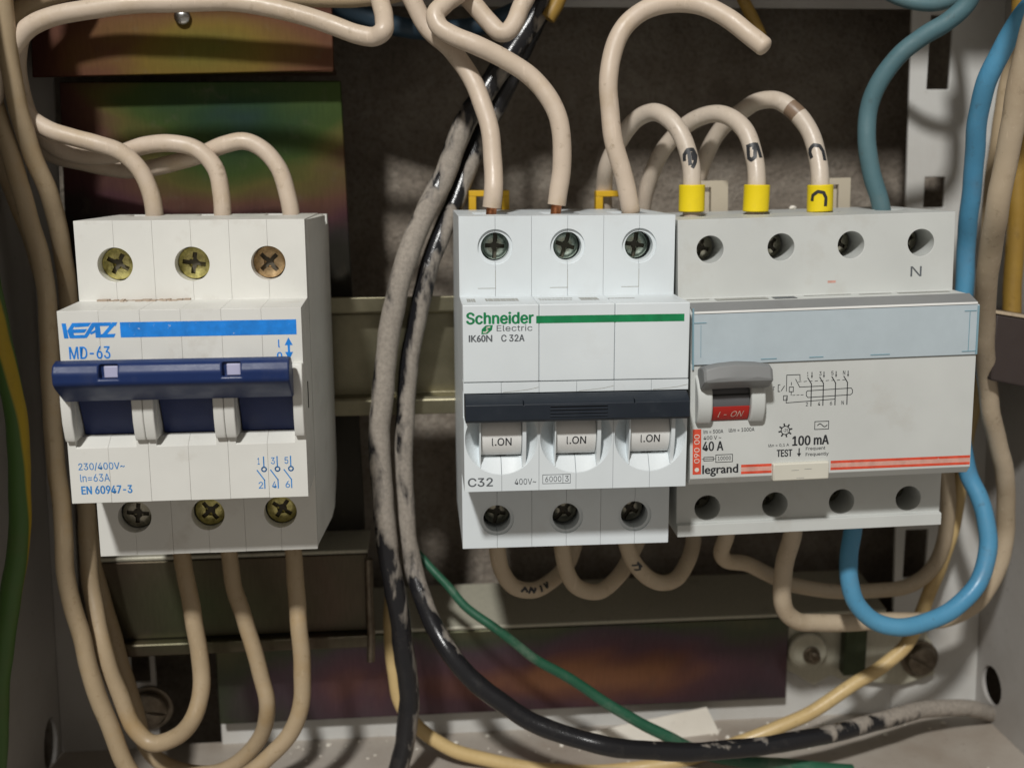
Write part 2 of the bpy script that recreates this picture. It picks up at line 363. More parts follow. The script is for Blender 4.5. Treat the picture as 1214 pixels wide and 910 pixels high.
# ---------------------------------------------------------------- tubes
def catmull(P, per=8):
    out = []; n = len(P)
    for i in range(n - 1):
        p0 = P[max(i - 1, 0)]; p1 = P[i]; p2 = P[i + 1]; p3 = P[min(i + 2, n - 1)]
        if i == 0: p0 = p1 * 2 - p2
        if i == n - 2: p3 = p2 * 2 - p1
        t0 = 0; t1 = max((p1 - p0).length, 1e-6) ** .5; t2 = t1 + max((p2 - p1).length, 1e-6) ** .5; t3 = t2 + max((p3 - p2).length, 1e-6) ** .5
        for k in range(per):
            t = t1 + (t2 - t1) * k / per
            A1 = p0 * ((t1 - t) / (t1 - t0)) + p1 * ((t - t0) / (t1 - t0)); A2 = p1 * ((t2 - t) / (t2 - t1)) + p2 * ((t - t1) / (t2 - t1)); A3 = p2 * ((t3 - t) / (t3 - t2)) + p3 * ((t - t2) / (t3 - t2))
            B1 = A1 * ((t2 - t) / (t2 - t0)) + A2 * ((t - t0) / (t2 - t0)); B2 = A2 * ((t3 - t) / (t3 - t1)) + A3 * ((t - t1) / (t3 - t1))
            out.append(B1 * ((t2 - t) / (t2 - t1)) + B2 * ((t - t1) / (t2 - t1)))
    out.append(P[-1]); return out
def tube(P, r, seg=20, capround=False, lump=0.0, r_end=None):
    bm = new(); uv = bm.loops.layers.uv.new('UVMap')
    n = len(P); T = [(P[min(i + 1, n - 1)] - P[max(i - 1, 0)]).normalized() for i in range(n)]
    N = T[0].cross(Vector((0, 1, 0)));
    if N.length < .1: N = T[0].cross(Vector((1, 0, 0)))
    N.normalize(); L = [0.0]
    for i in range(1, n): L.append(L[-1] + (P[i] - P[i - 1]).length)
    rings = []
    ph = random.random() * 9
    for i in range(n):
        N = (N - T[i] * N.dot(T[i])).normalized(); B = T[i].cross(N)
        rr = r if r_end is None else r + (r_end - r) * L[i] / L[-1]
        rr *= 1 + lump * (math.sin(L[i] * .31 + ph) * .6 + math.sin(L[i] * .83 + ph * 2) * .4)
        rings.append([bm.verts.new(P[i] + (N * math.cos(k * math.tau / seg) + B * math.sin(k * math.tau / seg)) * rr) for k in range(seg)])
    for i in range(n - 1):
        for k in range(seg):
            f = bm.faces.new((rings[i][k], rings[i][(k + 1) % seg], rings[i + 1][(k + 1) % seg], rings[i + 1][k]))
            vals = ((k / seg, L[i]), ((k + 1) / seg, L[i]), ((k + 1) / seg, L[i + 1]), (k / seg, L[i + 1]))
            for lp, q in zip(f.loops, vals): lp[uv].uv = (q[0], q[1] / L[-1])
    for e, rg, s in ((0, rings[0], -1), (n - 1, rings[-1], 1)):
        if capround:
            prev = rg
            for a in (25, 50, 72):
                c = P[e] + T[e] * s * r * .55 * math.sin(math.radians(a))
                cur = [bm.verts.new(c + (v.co - P[e]) * math.cos(math.radians(a))) for v in rg]
                for k in range(seg): bm.faces.new((prev[k], prev[(k + 1) % seg], cur[(k + 1) % seg], cur[k]))
                prev = cur
            bm.faces.new(prev)
        else: bm.faces.new(rg)
    bmesh.ops.recalc_face_normals(bm, faces=bm.faces[:])
    return bm
def path(pts, per=8):
    Q = [at(*p) for p in pts]
    for end in (0, -1):                      # wires that leave the frame run on to the cabinet's top, wall or floor
        u, v, Y = pts[end]; q = Q[end]; e = None
        if v < -8: e = [Vector((q.x, q.y, q.z + 6)), Vector((q.x * .98, min(q.y, 20), 123.5))]
        elif v > 925: e = [Vector((q.x, q.y, -133))] if q.z > -132 else None
        elif u < -8: e = [Vector((max(q.x - 8, -150), q.y, q.z + 3)), Vector((-152, q.y, q.z + 9))] if q.x > -136 else [Vector((q.x, q.y, 122.5))]
        elif u > 1222: e = [Vector((q.x + 4, q.y, q.z + 8))]
        if e:
            if end == 0: Q = e[::-1] + Q
            else: Q = Q + e
    P = catmull(Q, per); a = random.uniform(0, 9); L = 0
    for i in range(1, len(P)):
        L += (P[i] - P[i - 1]).length; k = min(1, L / 25)
        P[i] = P[i] + Vector((math.sin(L * .21 + a) + .5 * math.sin(L * .47 + a * 3), math.sin(L * .17 + a * 2), .8 * math.sin(L * .26 + a * 1.7))) * .13 * k
    return P
def wire(pts, r, mat, label, name='wire', cat='wire', group=None, lump=.012, capround=False, per=8, r_end=None, conductor=None, copper_v=None):
    """a bare tube thing, or an Empty with insulation, conductor and so on"""
    P = path(pts, per)
    tb = tube(P, r, lump=lump, capround=capround, r_end=r_end)
    if conductor is None:
        o = put(name, tb, mat, smooth=60); tag(o, label, cat, group); return o, P
    t = thing(name, label, cat, P[0], None, group)
    o = put('insulation', shift(tb, P[0]), mat, t, smooth=60)
    T = (P[0] - P[1]).normalized(); Q = [P[0] - T * 1.0, P[0] + T * conductor * .5, P[0] + T * conductor]
    put('conductor', shift(tube(Q, r * .56), P[0]), 'copper', t, smooth=60)
    return t, P
def shift(bm, o):
    for v in bm.verts: v.co -= o
    return bm
def marks(P, r, i0, strokes, wd, mat, parent, org, name='marker_stroke'):
    """felt-pen strokes lying on the tube: strokes = lists of (along mm, across mm) around path index i0, as seen from the front"""
    bm = new(); c0 = P[i0]
    for st in strokes:
        pts = []
        dense = []
        for a, b in zip(st, st[1:]):
            for k in range(5): dense.append((a[0] + (b[0] - a[0]) * k / 5, a[1] + (b[1] - a[1]) * k / 5))
        dense.append(st[-1])
        for (sa, sb) in dense:
            j = i0; d = sa; stp = 1 if sa > 0 else -1
            while abs(d) > 0 and 0 < j + stp < len(P) and abs(d) > (P[j + stp] - P[j]).length: d -= stp * (P[j + stp] - P[j]).length; j += stp
            nb = min(max(j + stp, 0), len(P) - 1); T = (P[min(j + 1, len(P) - 1)] - P[max(j - 1, 0)]).normalized()
            c = P[j] + T * d
            V = (CC - c).normalized(); Nn = (V - T * V.dot(T)).normalized(); B = T.cross(Nn)
            if B.x < 0: B = -B
            th = sb / r
            pts.append((c + (Nn * math.cos(th) + B * math.sin(th)) * (r + .05), (Nn * math.cos(th) + B * math.sin(th))))
        prev = None
        for k, (p, nn) in enumerate(pts):
            q = pts[min(k + 1, len(pts) - 1)][0] - pts[max(k - 1, 0)][0]; s = q.normalized().cross(nn).normalized() * wd / 2
            cur = (bm.verts.new(p + s), bm.verts.new(p - s), bm.verts.new(p - s - nn * .12), bm.verts.new(p + s - nn * .12))
            if prev:
                for a in range(4): bm.faces.new((prev[a], prev[(a + 1) % 4], cur[(a + 1) % 4], cur[a]))
            else: bm.faces.new(cur)
            prev = cur
        bm.faces.new(prev[::-1])
    bmesh.ops.recalc_face_normals(bm, faces=bm.faces[:])
    return put(name, shift(bm, org), mat, parent, smooth=60)

def eul(pit, roll, yaw):
    return Matrix.Rotation(yaw, 3, 'Z') @ Matrix.Rotation(pit, 3, 'X') @ Matrix.Rotation(roll, 3, 'Y')
def screw_head(x, z, y, r, mat, parent, ang=0, slot_w=.9, cross=True, dome=.5, tilt=0, wide=.55):
    """combination slot/cross head seen down its hole"""
    bm = new(); seg = 32
    rings = []
    for rr, yy in ((r, 2.0), (r, .25), (r * .93, 0), (r * .6, -dome * .6), (r * .25, -dome * .8)):
        rings.append([bm.verts.new((rr * math.cos(k * math.tau / seg), yy, rr * math.sin(k * math.tau / seg))) for k in range(seg)])
    for a, b in zip(rings, rings[1:]):
        for k in range(seg): bm.faces.new((a[k], a[(k + 1) % seg], b[(k + 1) % seg], b[k]))
    bm.faces.new(rings[0]); bm.faces.new(rings[-1]); bmesh.ops.recalc_face_normals(bm, faces=bm.faces[:])
    slot_w *= 1.05; cuts = [mk(box, -r * .72, r * .72, -3, 1.5, -slot_w / 2, slot_w / 2)]
    if cross:
        cuts.append(mk(box, -slot_w / 2, slot_w / 2, -3, 1.55, -r * wide - .5, r * wide + .5))
        cuts.append(mk(cyl, 0, 0, -3, 1.4, r * .33, 12))
    me = ev(bm, cuts, .12, 1)
    me.transform(Matrix.Translation((x, y, z)) @ Matrix.Rotation(tilt, 4, 'X') @ Matrix.Rotation(ang, 4, 'Y'))
    sc_ = put('terminal_screw', me, mat, parent, smooth=40)
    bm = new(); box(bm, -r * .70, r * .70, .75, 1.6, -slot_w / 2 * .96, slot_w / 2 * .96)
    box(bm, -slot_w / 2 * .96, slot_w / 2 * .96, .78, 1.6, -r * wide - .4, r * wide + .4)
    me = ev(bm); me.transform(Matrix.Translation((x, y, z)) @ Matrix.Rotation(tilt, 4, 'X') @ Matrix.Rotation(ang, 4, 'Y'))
    put('recess_shade_grime', me, 'shade_grime', sc_, smooth=0)  # dark plate paints the shade down in the slot, along with grime
    return sc_

# ================================================================ setting
bm = new(); box(bm, -360, 360, 64, 80, -360, 280)
struct(put('back_wall', bm, 'plaster', smooth=0))

# ---------------------------------------------------------------- cabinet
cab = thing('electrical_cabinet', 'open white painted steel cabinet around the breakers, dusty inside', 'cabinet', (0, 25, -134))
def cput(name, me, mat, **k):
    if isinstance(me, bmesh.types.BMesh): me = ev(me)
    me.transform(Matrix.Translation((0, -25, 134))); return put(name, me, mat, cab, **k)
XR0, XR1, XL0, XL1 = 147.6, 155.4, -151.0, -157.6        # right/left corner at z=+92 and z=-134
def xr(z): return XR0 + (XR1 - XR0) * (92 - z) / 226
def xl(z): return XL0 + (XL1 - XL0) * (92 - z) / 226
Y0 = 25; YF = -60; ZT = 124; ZB = -134
rf = new(); plate(rf, [(xr(ZT) - 30, ZT), (xr(ZT), ZT), (xr(ZB), ZB), (xr(ZB) - 31, ZB)], Y0, Y0 + 1.4)
slots = []
for (u0, v0, u1, v1) in ((1104, 18, 1125, 106), (1097, 210, 1119, 246), (1074, 628, 1097, 684)):
    a = at(u0, v0, Y0); b = at(u1, v1, Y0); slots.append(mk(box, a.x, b.x, Y0 - 4, Y0 + 5, b.z, a.z))
cput('right_frame_strip', ev(rf, slots, .3, 2), 'paint')
lf = new(); plate(lf, [(xl(ZT), ZT), (xl(ZT) + 9, ZT), (xl(ZB) + 9, -96), (xl(ZB) + 32, -96), (xl(ZB) + 32, ZB), (xl(ZB), ZB)], Y0, Y0 + 1.4)
a = at(154, 773, Y0); b = at(179, 808, Y0)
cput('left_frame_strip', ev(lf, [mk(box, a.x, b.x, Y0 - 4, Y0 + 5, b.z, a.z)], .3, 2), 'paint_grey')
bf = new(); box(bf, xl(ZB) + 52, xr(ZB) - 31.2, Y0, Y0 + 1.4, ZB, -98)
cput('bottom_frame_strip', ev(bf, [], .3, 2), 'paint')
bf = new(); box(bf, xl(ZT) + 9.2, xr(ZT) - 30.2, Y0, Y0 + 1.4, 101.5, ZT - .2)
cput('top_frame_strip', ev(bf, [], .3, 2), 'paint_grey')  # unseen strip, added to shade the upper back wall
# folded returns
bt = new(); prism(bt, [(ZB + .2, 60), (ZB + .2, -Y0 - 1.6), (ZB - 1.2, -Y0 - 1.6), (ZB - 1.2, 60)], xl(ZB) - 1, xr(ZB) + 1)
cput('floor_panel', bt, 'paint_dusty')
bt = new(); prism(bt, [(ZT, 9), (ZT, -Y0), (ZT + 1.4, -Y0), (ZT + 1.4, 9)], -158, 158)
cput('top_panel', bt, 'paint_grey')  # unseen top, front edge placed for the shade it throws
def wallpanel(fx, s, cuts, YF=YF):
    bm = new()
    q = [(fx(ZT), ZT), (fx(ZB), ZB), (fx(ZB) + 1.3 * s, ZB), (fx(ZT) + 1.3 * s, ZT)]
    plate(bm, q, YF, Y0 + 1.4); return ev(bm, cuts)
def ovalcut(u, v, x, ry, rz):
    d = CR @ Vector(((u - 607) / CF, 1, -(v - 455) / CF)); p = CC + d * ((x - CC.x) / d.x)
    bm = new(); seg = 24
    a = [bm.verts.new((x - 6, p.y + ry * math.cos(k * math.tau / seg), p.z + rz * math.sin(k * math.tau / seg))) for k in range(seg)]
    b = [bm.verts.new((x + 6, p.y + ry * math.cos(k * math.tau / seg), p.z + rz * math.sin(k * math.tau / seg))) for k in range(seg)]
    bm.faces.new(a); bm.faces.new(b[::-1])
    for i in range(seg): bm.faces.new((a[i], b[i], b[(i + 1) % seg], a[(i + 1) % seg]))
    bmesh.ops.recalc_face_normals(bm, faces=bm.faces[:]); return bm, p
oc, HR = ovalcut(1176, 812, xr(-125), 6.5, 6.8)
cput('right_side_panel', wallpanel(xr, 1, [oc]), 'paint_grey')
oc2, HL = ovalcut(60, 882, xl(-128), 6.5, 9)
cput('left_side_panel', wallpanel(xl, -1, [oc2], -126), 'paint_grey')  # carried forward out of view, shaped to shade the left wires
# added masonry niche: keeps the knock-out holes dark, top slab edge sets wall shade
bm = new()
box(bm, -210, -176, -128, 63.8, -180, 160); box(bm, 176, 210, -62, 63.8, -180, 160); box(bm, -175.8, 175.8, -62, 63.8, -180, -160); box(bm, -175.8, 175.8, -42, 63.8, 140, 160)
struct(put('added_niche', bm, 'plaster', smooth=0))

# ---------------------------------------------------------------- frame screws
def big_screw(u, v, Y, r, mat, label, ang, hexed=False):
    p = at(u, v, Y); t = thing('mounting_screw', label, 'screw', p, None, 'screws in the lower frame')
    bm = new(); cyl(bm, 0, 0, -.6, .4, r * 1.25, 36)
    put('washer', ev(bm, [], .15), mat, t)
    bm = new(); seg = 36; rings = []
    for rr, yy in ((r * .98, -.55), (r, -2.2), (r * .9, -3.0), (r * .5, -3.5), (r * .15, -3.6)):
        rings.append([bm.verts.new((rr * math.cos(k * math.tau / seg), yy, rr * math.sin(k * math.tau / seg))) for k in range(seg)])
    for a, b in zip(rings, rings[1:]):
        for k in range(seg): bm.faces.new((a[k], a[(k + 1) % seg], b[(k + 1) % seg], b[k]))
    bm.faces.new(rings[0]); bm.faces.new(rings[-1]); bmesh.ops.recalc_face_normals(bm, faces=bm.faces[:])
    me = ev(bm, [mk(box, -r * 1.3, r * 1.3, -5, -2.4, -.55, .55)], .1, 1); me.transform(Matrix.Rotation(ang, 4, 'Y'))
    put('screw_head', me, mat, t)
    return t

# ---------------------------------------------------------------- zinc plates behind the left breaker
def zplate(name, label, quad, Y, th, mat, lip=None, cat='plate', cuts=()):
    P = [at(u, v, Y) for u, v in quad]
    o = thing(name, label, cat, P[0], None, 'zinc plated mounting hardware')
    bm = new(); plate(bm, [(p.x, p.z) for p in P], Y, Y + th)
    me = ev(bm, list(cuts), .35, 2); me.transform(Matrix.Translation(-P[0])); put('face_sheet', me, mat, o)
    return o, P
o, P = zplate('mounting_plate', 'reddish gold zinc plated steel plate at the top left, shiny screw at its top', [(33, -60), (392, -60), (396, 84), (38, 92)], 10, 1.5, 'irid_top')
bm = new(); prism(bm, [(P[2].z - .3, -10.2), (P[2].z + 1.3, -10.2), (P[2].z + 1.3, -24), (P[2].z - .3, -24)], P[3].x + .3, P[2].x - .3)
me = ev(bm, [], .2); me.transform(Matrix.Translation(-P[0])); put('folded_lip', me, 'irid_top', o)
o, P = zplate('mounting_plate', 'green and red tinted zinc plate rising behind the blue handled breaker', [(70, 97), (404, 96), (433, 628), (92, 640)], 20, 1.5, 'irid_green')
bm = new(); box(bm, P[1].x - 1.2, P[1].x + .3, 21.6, 38, P[2].z, P[1].z)
p = at(216, 20, 9.0)
t = thing('mounting_screw', 'shiny steel round screw at the top of the red zinc plate', 'screw', p)
bm = new(); bmesh.ops.create_uvsphere(bm, u_segments=24, v_segments=12, radius=2.3)
for v in bm.verts: v.co.y *= .55
put('screw_head', bm, 'steel', t)
# lower box of the same bracket
pT = at(260, 655, 4); 
a0 = at(118, 662, 2); a1 = at(436, 655, 2); bz = at(300, 752, 2).z
o = thing('bracket_box', 'dark green tinted zinc box bracket below the blue handled breaker', 'bracket', (a0.x, 2, bz), None, 'zinc plated mounting hardware')
def oput(o, org, name, me, mat, **k):
    if isinstance(me, bmesh.types.BMesh): me = ev(me)
    me.transform(Matrix.Translation(-Vector(org))); return put(name, me, mat, o, **k)
org = (a0.x, 2, bz)
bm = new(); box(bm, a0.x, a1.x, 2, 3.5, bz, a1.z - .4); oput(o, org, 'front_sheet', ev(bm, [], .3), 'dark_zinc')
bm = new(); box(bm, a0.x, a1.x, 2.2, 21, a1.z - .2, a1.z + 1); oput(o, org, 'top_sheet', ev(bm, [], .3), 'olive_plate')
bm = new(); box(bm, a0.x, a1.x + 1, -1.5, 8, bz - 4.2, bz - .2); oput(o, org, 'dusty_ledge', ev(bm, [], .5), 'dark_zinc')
pr_ = [(437, 662, -1), (438, 700, -1), (440, 783, -1)]
wire(pr_, 1.25, 'screw_old', 'thin rusty steel rod standing beside the dark box bracket', 'steel_rod', 'rod', lump=.05)
# lower channel
YC = 19.5
zt = at(700, 741, YC).z; zb = at(700, 838, YC).z; xa = at(255, 770, YC).x; xb = at(936, 730, YC).x
org = (xa, YC, zb)
o = thing('lower_channel', 'long rainbow tinted zinc channel running across under all the breakers', 'channel', org, None, 'zinc plated mounting hardware')
bm = new(); box(bm, xa, xb, YC, YC + 1.5, zb, zt - .1)
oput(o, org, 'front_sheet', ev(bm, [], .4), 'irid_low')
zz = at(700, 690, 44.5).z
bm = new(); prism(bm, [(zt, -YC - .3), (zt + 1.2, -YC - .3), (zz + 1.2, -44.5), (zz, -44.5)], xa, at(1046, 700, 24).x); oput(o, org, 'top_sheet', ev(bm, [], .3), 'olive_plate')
# bracket ear with screws at the right end
e = [(918, 744), (1000, 740), (1092, 738), (1110, 770), (1108, 800), (1070, 812), (1000, 806), (985, 800), (965, 812), (945, 800), (925, 790)]
P = [at(u, v, 21.5) for u, v in e]
o = thing('channel_bracket', 'dull olive bracket ear holding the right end of the rainbow channel', 'bracket', P[0], None, 'zinc plated mounting hardware')
bm = new(); plate(bm, [(p.x, p.z) for p in P], 21.5, 23.5); oput(o, P[0], 'ear', ev(bm, [], .5), 'olive_plate')
bm = new(); c = at(958, 772, 19); cyl(bm, c.x, c.z, 18.4, 21.7, 6.8, 40); oput(o, P[0], 'boss', ev(bm, [], .8), 'olive_plate')
big_screw(1090, 780, 21, 5.2, 'screw_old', 'large brown slotted screw right of the yellow wire in the lower frame', .5)
big_screw(962, 776, 18, 2.3, 'screw_old', 'small bright tipped screw in the olive bracket ear', .9)
big_screw(178, 838, 24.5, 6.0, 'screw_old', 'dark round screw behind the wire loops in the lower left', .2)
bm = new(); a = at(1003, 745, 17); b = at(1026, 800, 17); box(bm, a.x, b.x, 17, 21.3, b.z, a.z)
o = put('spacer_block', ev(bm, [], .5), 'dark_zinc'); tag(o, 'dark narrow metal block standing on the olive bracket ear', 'bracket')

# ---------------------------------------------------------------- DIN rail
o = thing('din_rail', 'olive zinc top hat rail carrying all three breakers', 'rail', (0, 0, 0))
prof = [(17.5, 0), (17.5, -1), (14.2, -1), (13.2, -2), (13.2, -6.5), (12.4, -7.5), (-12.4, -7.5), (-13.2, -6.5), (-13.2, -2), (-14.2, -1), (-17.5, -1), (-17.5, 0), (-13.2, 0), (-12.2, -1), (-12.2, -6.3), (12.2, -6.3), (12.2, -1), (13.2, 0)]
bm = new(); prism(bm, prof, -138, 104); put('rail_profile', ev(bm, [], .25), 'olive_zinc', o)

# ================================================================ blue handled switch (left)
RL = eul(math.radians(0) + -.0054, .0017, .0110)
D1 = thing('switch_disconnector', 'warm white three pole switch with one long navy blue handle and blue printing', 'switch', (-91.77, 0, .38), RL)
def shells(D, prof, mat, holes, cutf, xs, bev=.16, gap=.035):
    for k in range(6):
        x0 = -27 + 9 * k + gap; x1 = x0 + 9 - 2 * gap; pole = k // 2; cx = -18 + 18 * pole
        bm = new(); prism(bm, prof, x0, x1)
        cuts = []
        for (z, y0, y1, r) in holes:
            cuts.append(mk(cyl, cx, z, y0, y1, r, 48))
        cuts += cutf(pole, cx)
        put('casing_shell', ev(bm, cuts, bev, 2), mat, D)
profL = [(41.5, 6), (41.5, 49.5), (22.5, 49.5), (22.5, 50.5), (22.2, 67.3), (-22.5, 67.3), (-22.5, 47.9), (-42.1, 47.9), (-43.0, 20), (-34, 0.2), (38, 0.2)]
shells(D1, profL, 'white_warm', [(31.05, -60, -42, 4.1), (-32.0, -60, -40, 4.1), (31.05, -44, -36, 4.6), (-32, -44, -36, 4.6)],
       lambda p, cx: [mk(box, cx - 4.4, cx + 4.4, -19, -8.2, 36, 44), mk(box, cx - 6.5, cx + 6.5, -75, -57, -7.5, 9.5), mk(prism, [(-7.5, 64.0), (-9.8, 68), (-7.3, 68)], cx - 7.1, cx + 6.4)], None, bev=.11, gap=.015)
# cheeks between the windows
chk = [(9.5, 66), (9.5, 69.0), (6, 70.2), (2, 70.6), (-3, 70.2), (-6.5, 69.2), (-7.6, 68.6), (-7.6, 66)]
for (x0, x1) in ((-26.9, -24.6), (-11.4, -9.05), (-8.95, -6.6), (6.6, 8.95), (9.05, 11.4), (24.6, 26.9)):
    bm = new(); prism(bm, chk, x0, x1); put('cheek', ev(bm, [], .25, 2), 'white_warm', D1)
for cx in (-18, 0, 18):
    bm = new(); prism(bm, [(8, 60), (8, 68), (5, 68), (0, 65.2), (-5, 63), (-7.4, 62.2), (-7.4, 59), (8, 59)], cx - 6.3, cx + 6.3)
    put('toggle_body', ev(bm, [], .3, 2), 'navy_dark', D1)
hp = [(10.5, 71.2), (11.7, 72.5), (12.2, 75), (11.6, 77.2), (9.8, 78.3), (7.4, 78.1), (6.2, 77.0), (2.2, 71.0), (2.2, 69.2), (6, 68.5)]
cuts = [mk(box, xx - 2.0, xx + 2.0, -82, -76.2, 8.4, 11.6) for xx in (-14.0, 12.3)]
bm = new(); prism(bm, hp, -25.9, 24.9)
put('handle_bar', ev(bm, cuts, .45, 3, ang=28), 'navy', D1)
for xx in (-13.6, 12.7):
    bm = new(); box(bm, xx - 1.5, xx + 1.5, -76.9, -75.6, 8.5, 11.1); put('handle_insert', ev(bm, [], .2), 'square', D1)
for k, x in enumerate((-17.9, .1, 18.1)):
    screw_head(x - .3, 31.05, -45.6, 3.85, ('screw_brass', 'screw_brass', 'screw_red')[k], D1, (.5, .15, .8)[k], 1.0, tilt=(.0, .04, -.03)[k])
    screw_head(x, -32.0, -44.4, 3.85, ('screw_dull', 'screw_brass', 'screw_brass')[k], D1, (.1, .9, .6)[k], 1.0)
# side flange at the rear of the right side
bm = new(); prism(bm, [(41.2, 2), (41.2, 14), (41.2, 46), (22, 46), (10, 46), (-22, 46), (-41.6, 46), (-42.4, 20), (-41.0, 14), (-33, .3), (38, .3)], 27.02, 29.4)
for v in bm.verts:
    if v.co.x > 28: v.co.x = 27.05 + 2.35 * max(0, min(1, (46 + v.co.y) / 32))
put('side_skin', ev(bm, [mk(box, 28.4, 31, -13, -6, 38.6, 44)], .3, 2), 'white_warm', D1)
bm = new(); box(bm, 26.9, 27.15, -58.6, -58.0, -3.0, 3.4); put('side_slot', bm, 'interior', D1)
bm = new(); rnd = random.Random(5); x = -22.5
while x < -1.5:
    w_ = rnd.uniform(.5, 1.3); d_ = rnd.uniform(.5, 2.6) * (1 if x > -19 else .6); box(bm, x, x + w_ * 1.15, -49.7 - d_, -49.5, 22.4, 22.62 + rnd.uniform(0, .35)); x += w_
dm = ink('brown_dust', (.40, .32, .25), 0, .95); o = put('dust_line', ev(bm), dm, D1); o['kind'] = 'stuff'
# printing
yf = -67.345
def lgx(a): return -26.1 + (a - 105) / 495 * 12
def lgz(b): return 19.45 - (b - 135) / 135 * 3.4
polys = [[(105, 135), (143, 135), (158, 270), (118, 270)], [(200, 132), (236, 132), (195, 200), (222, 268), (168, 268), (152, 200)], [(200, 132), (372, 132), (345, 165), (222, 172)],
         [(190, 190), (330, 188), (305, 221), (200, 223)], [(205, 243), (292, 240), (330, 248), (306, 270), (180, 270)], [(378, 132), (428, 132), (322, 268), (285, 268)],
         [(402, 132), (446, 132), (452, 268), (402, 268)], [(352, 222), (404, 196), (404, 222), (360, 240)], [(444, 132), (606, 132), (592, 164), (446, 164)], [(556, 140), (606, 136), (500, 245), (440, 262)], [(440, 238), (585, 235), (568, 268), (440, 268)]]
bm = new()
for i, pl in enumerate(polys): plate(bm, [(lgx(a), lgz(b)) for a, b in pl], yf - .0006 * i, yf + .03 + .0005 * i)
put('brand_logo', bm, 'ink_blue', D1, smooth=0)
bm = new(); ink_rect(bm, -13.4, 25.8, 16.05, 19.5, yf); put('blue_stripe', bm, 'ink_blue', D1, smooth=0)
text('MD-63', -24.9, 11.3, 8.9, 2.8, yf, 'ink_blue', D1, .025)
text('230/400V~', -24.9, -14.75, 10.3, 1.9, yf, 'ink_blue_soft', D1, .012)
text('In=63A', -24.7, -17.35, 6.6, 1.8, yf, 'ink_blue_soft', D1, .004)
text('EN 60947-3', -24.6, -20.3, 11.3, 1.9, yf, 'ink_blue_soft', D1, .05)
bm = new()
for k, x in enumerate((17.0, 20.1, 23.2)):
    ring(bm, x, -15.6, .52, .3, yf, 20)
    ink_line(bm, [(x, -12.6), (x, -15.1)], .27, yf); ink_line(bm, [(x, -20.2), (x, -18.2), (x - 1.6, -15.8)], .27, yf)
put('switch_symbol', bm, 'ink_blue_soft', D1, smooth=0)
for k, x in enumerate((15.6, 18.7, 21.8)):
    text('135'[k], x, -14.4, .85, 1.6, yf, 'ink_blue_soft', D1, .01); text('246'[k], x, -20.2, 1.0, 1.6, yf, 'ink_blue_soft', D1, .01)
bm = new(); ink_line(bm, [(23.9, 14.6), (23.9, 11.0)], .5, yf)
plate(bm, [(23.0, 13.6), (24.8, 13.6), (23.9, 15.4)], yf - .002, yf + .03); plate(bm, [(23.0, 12.0), (24.8, 12.0), (23.9, 10.2)], yf - .002, yf + .03)
put('arrow_symbol', bm, 'ink_blue', D1, smooth=0)
text('I', 21.6, 13.1, .4, 1.8, yf, 'ink_blue', D1, .05); text('0', 21.2, 10.3, 1.1, 1.7, yf, 'ink_blue', D1, .05)

# ================================================================ white breaker with green stripe (middle)
D2 = thing('circuit_breaker', 'bright white three pole breaker with green stripe and charcoal handle bar', 'circuit breaker', (0, 0, 0), eul(.0004, .0021, -.0024))
profS = [(42.3, 5), (42.3, 47.8), (22.6, 47.8), (22.6, 48.4), (22.4, 61), (4.1, 61), (4.1, 65.4), (1.6, 65.4), (1.6, 61), (-5.0, 61), (-5.0, 65.4), (-22.5, 65.4), (-22.5, 48.2), (-42.8, 48.2), (-42.8, 5), (-18, .2), (18, .2)]
def sphere_cut(cx, cz, r, depth, face):
    R = (r * r + depth * depth) / (2 * depth); bm = new(); bmesh.ops.create_uvsphere(bm, u_segments=56, v_segments=36, radius=R)
    for v in bm.verts: v.co = Vector((v.co.x + cx, v.co.z * 1.0 - (face + R - depth), v.co.y + cz))
    bm.normal_update()
    if bm.calc_volume(signed=True) < 0: bmesh.ops.reverse_faces(bm, faces=bm.faces[:])
    return bm
shells(D2, profS, 'white_cool', [(34.75, -60, -40, 3.55), (34.75, -60, -47.1, 4.35), (-35.1, -60, -40, 3.55), (-35.1, -60, -47.5, 4.35), (34.75, -44, -30, 4.2), (-35.1, -44, -30, 4.2)],
       lambda p, cx: [mk(box, cx - 4.6, cx + 4.6, -37.5, -24, 37, 44), sphere_cut(cx, -9.7, 8.75, 5.6, 65.4), mk(box, cx - 5.3, cx + 5.3, -70, -55, -14.6, 1.5)], None, bev=.13)
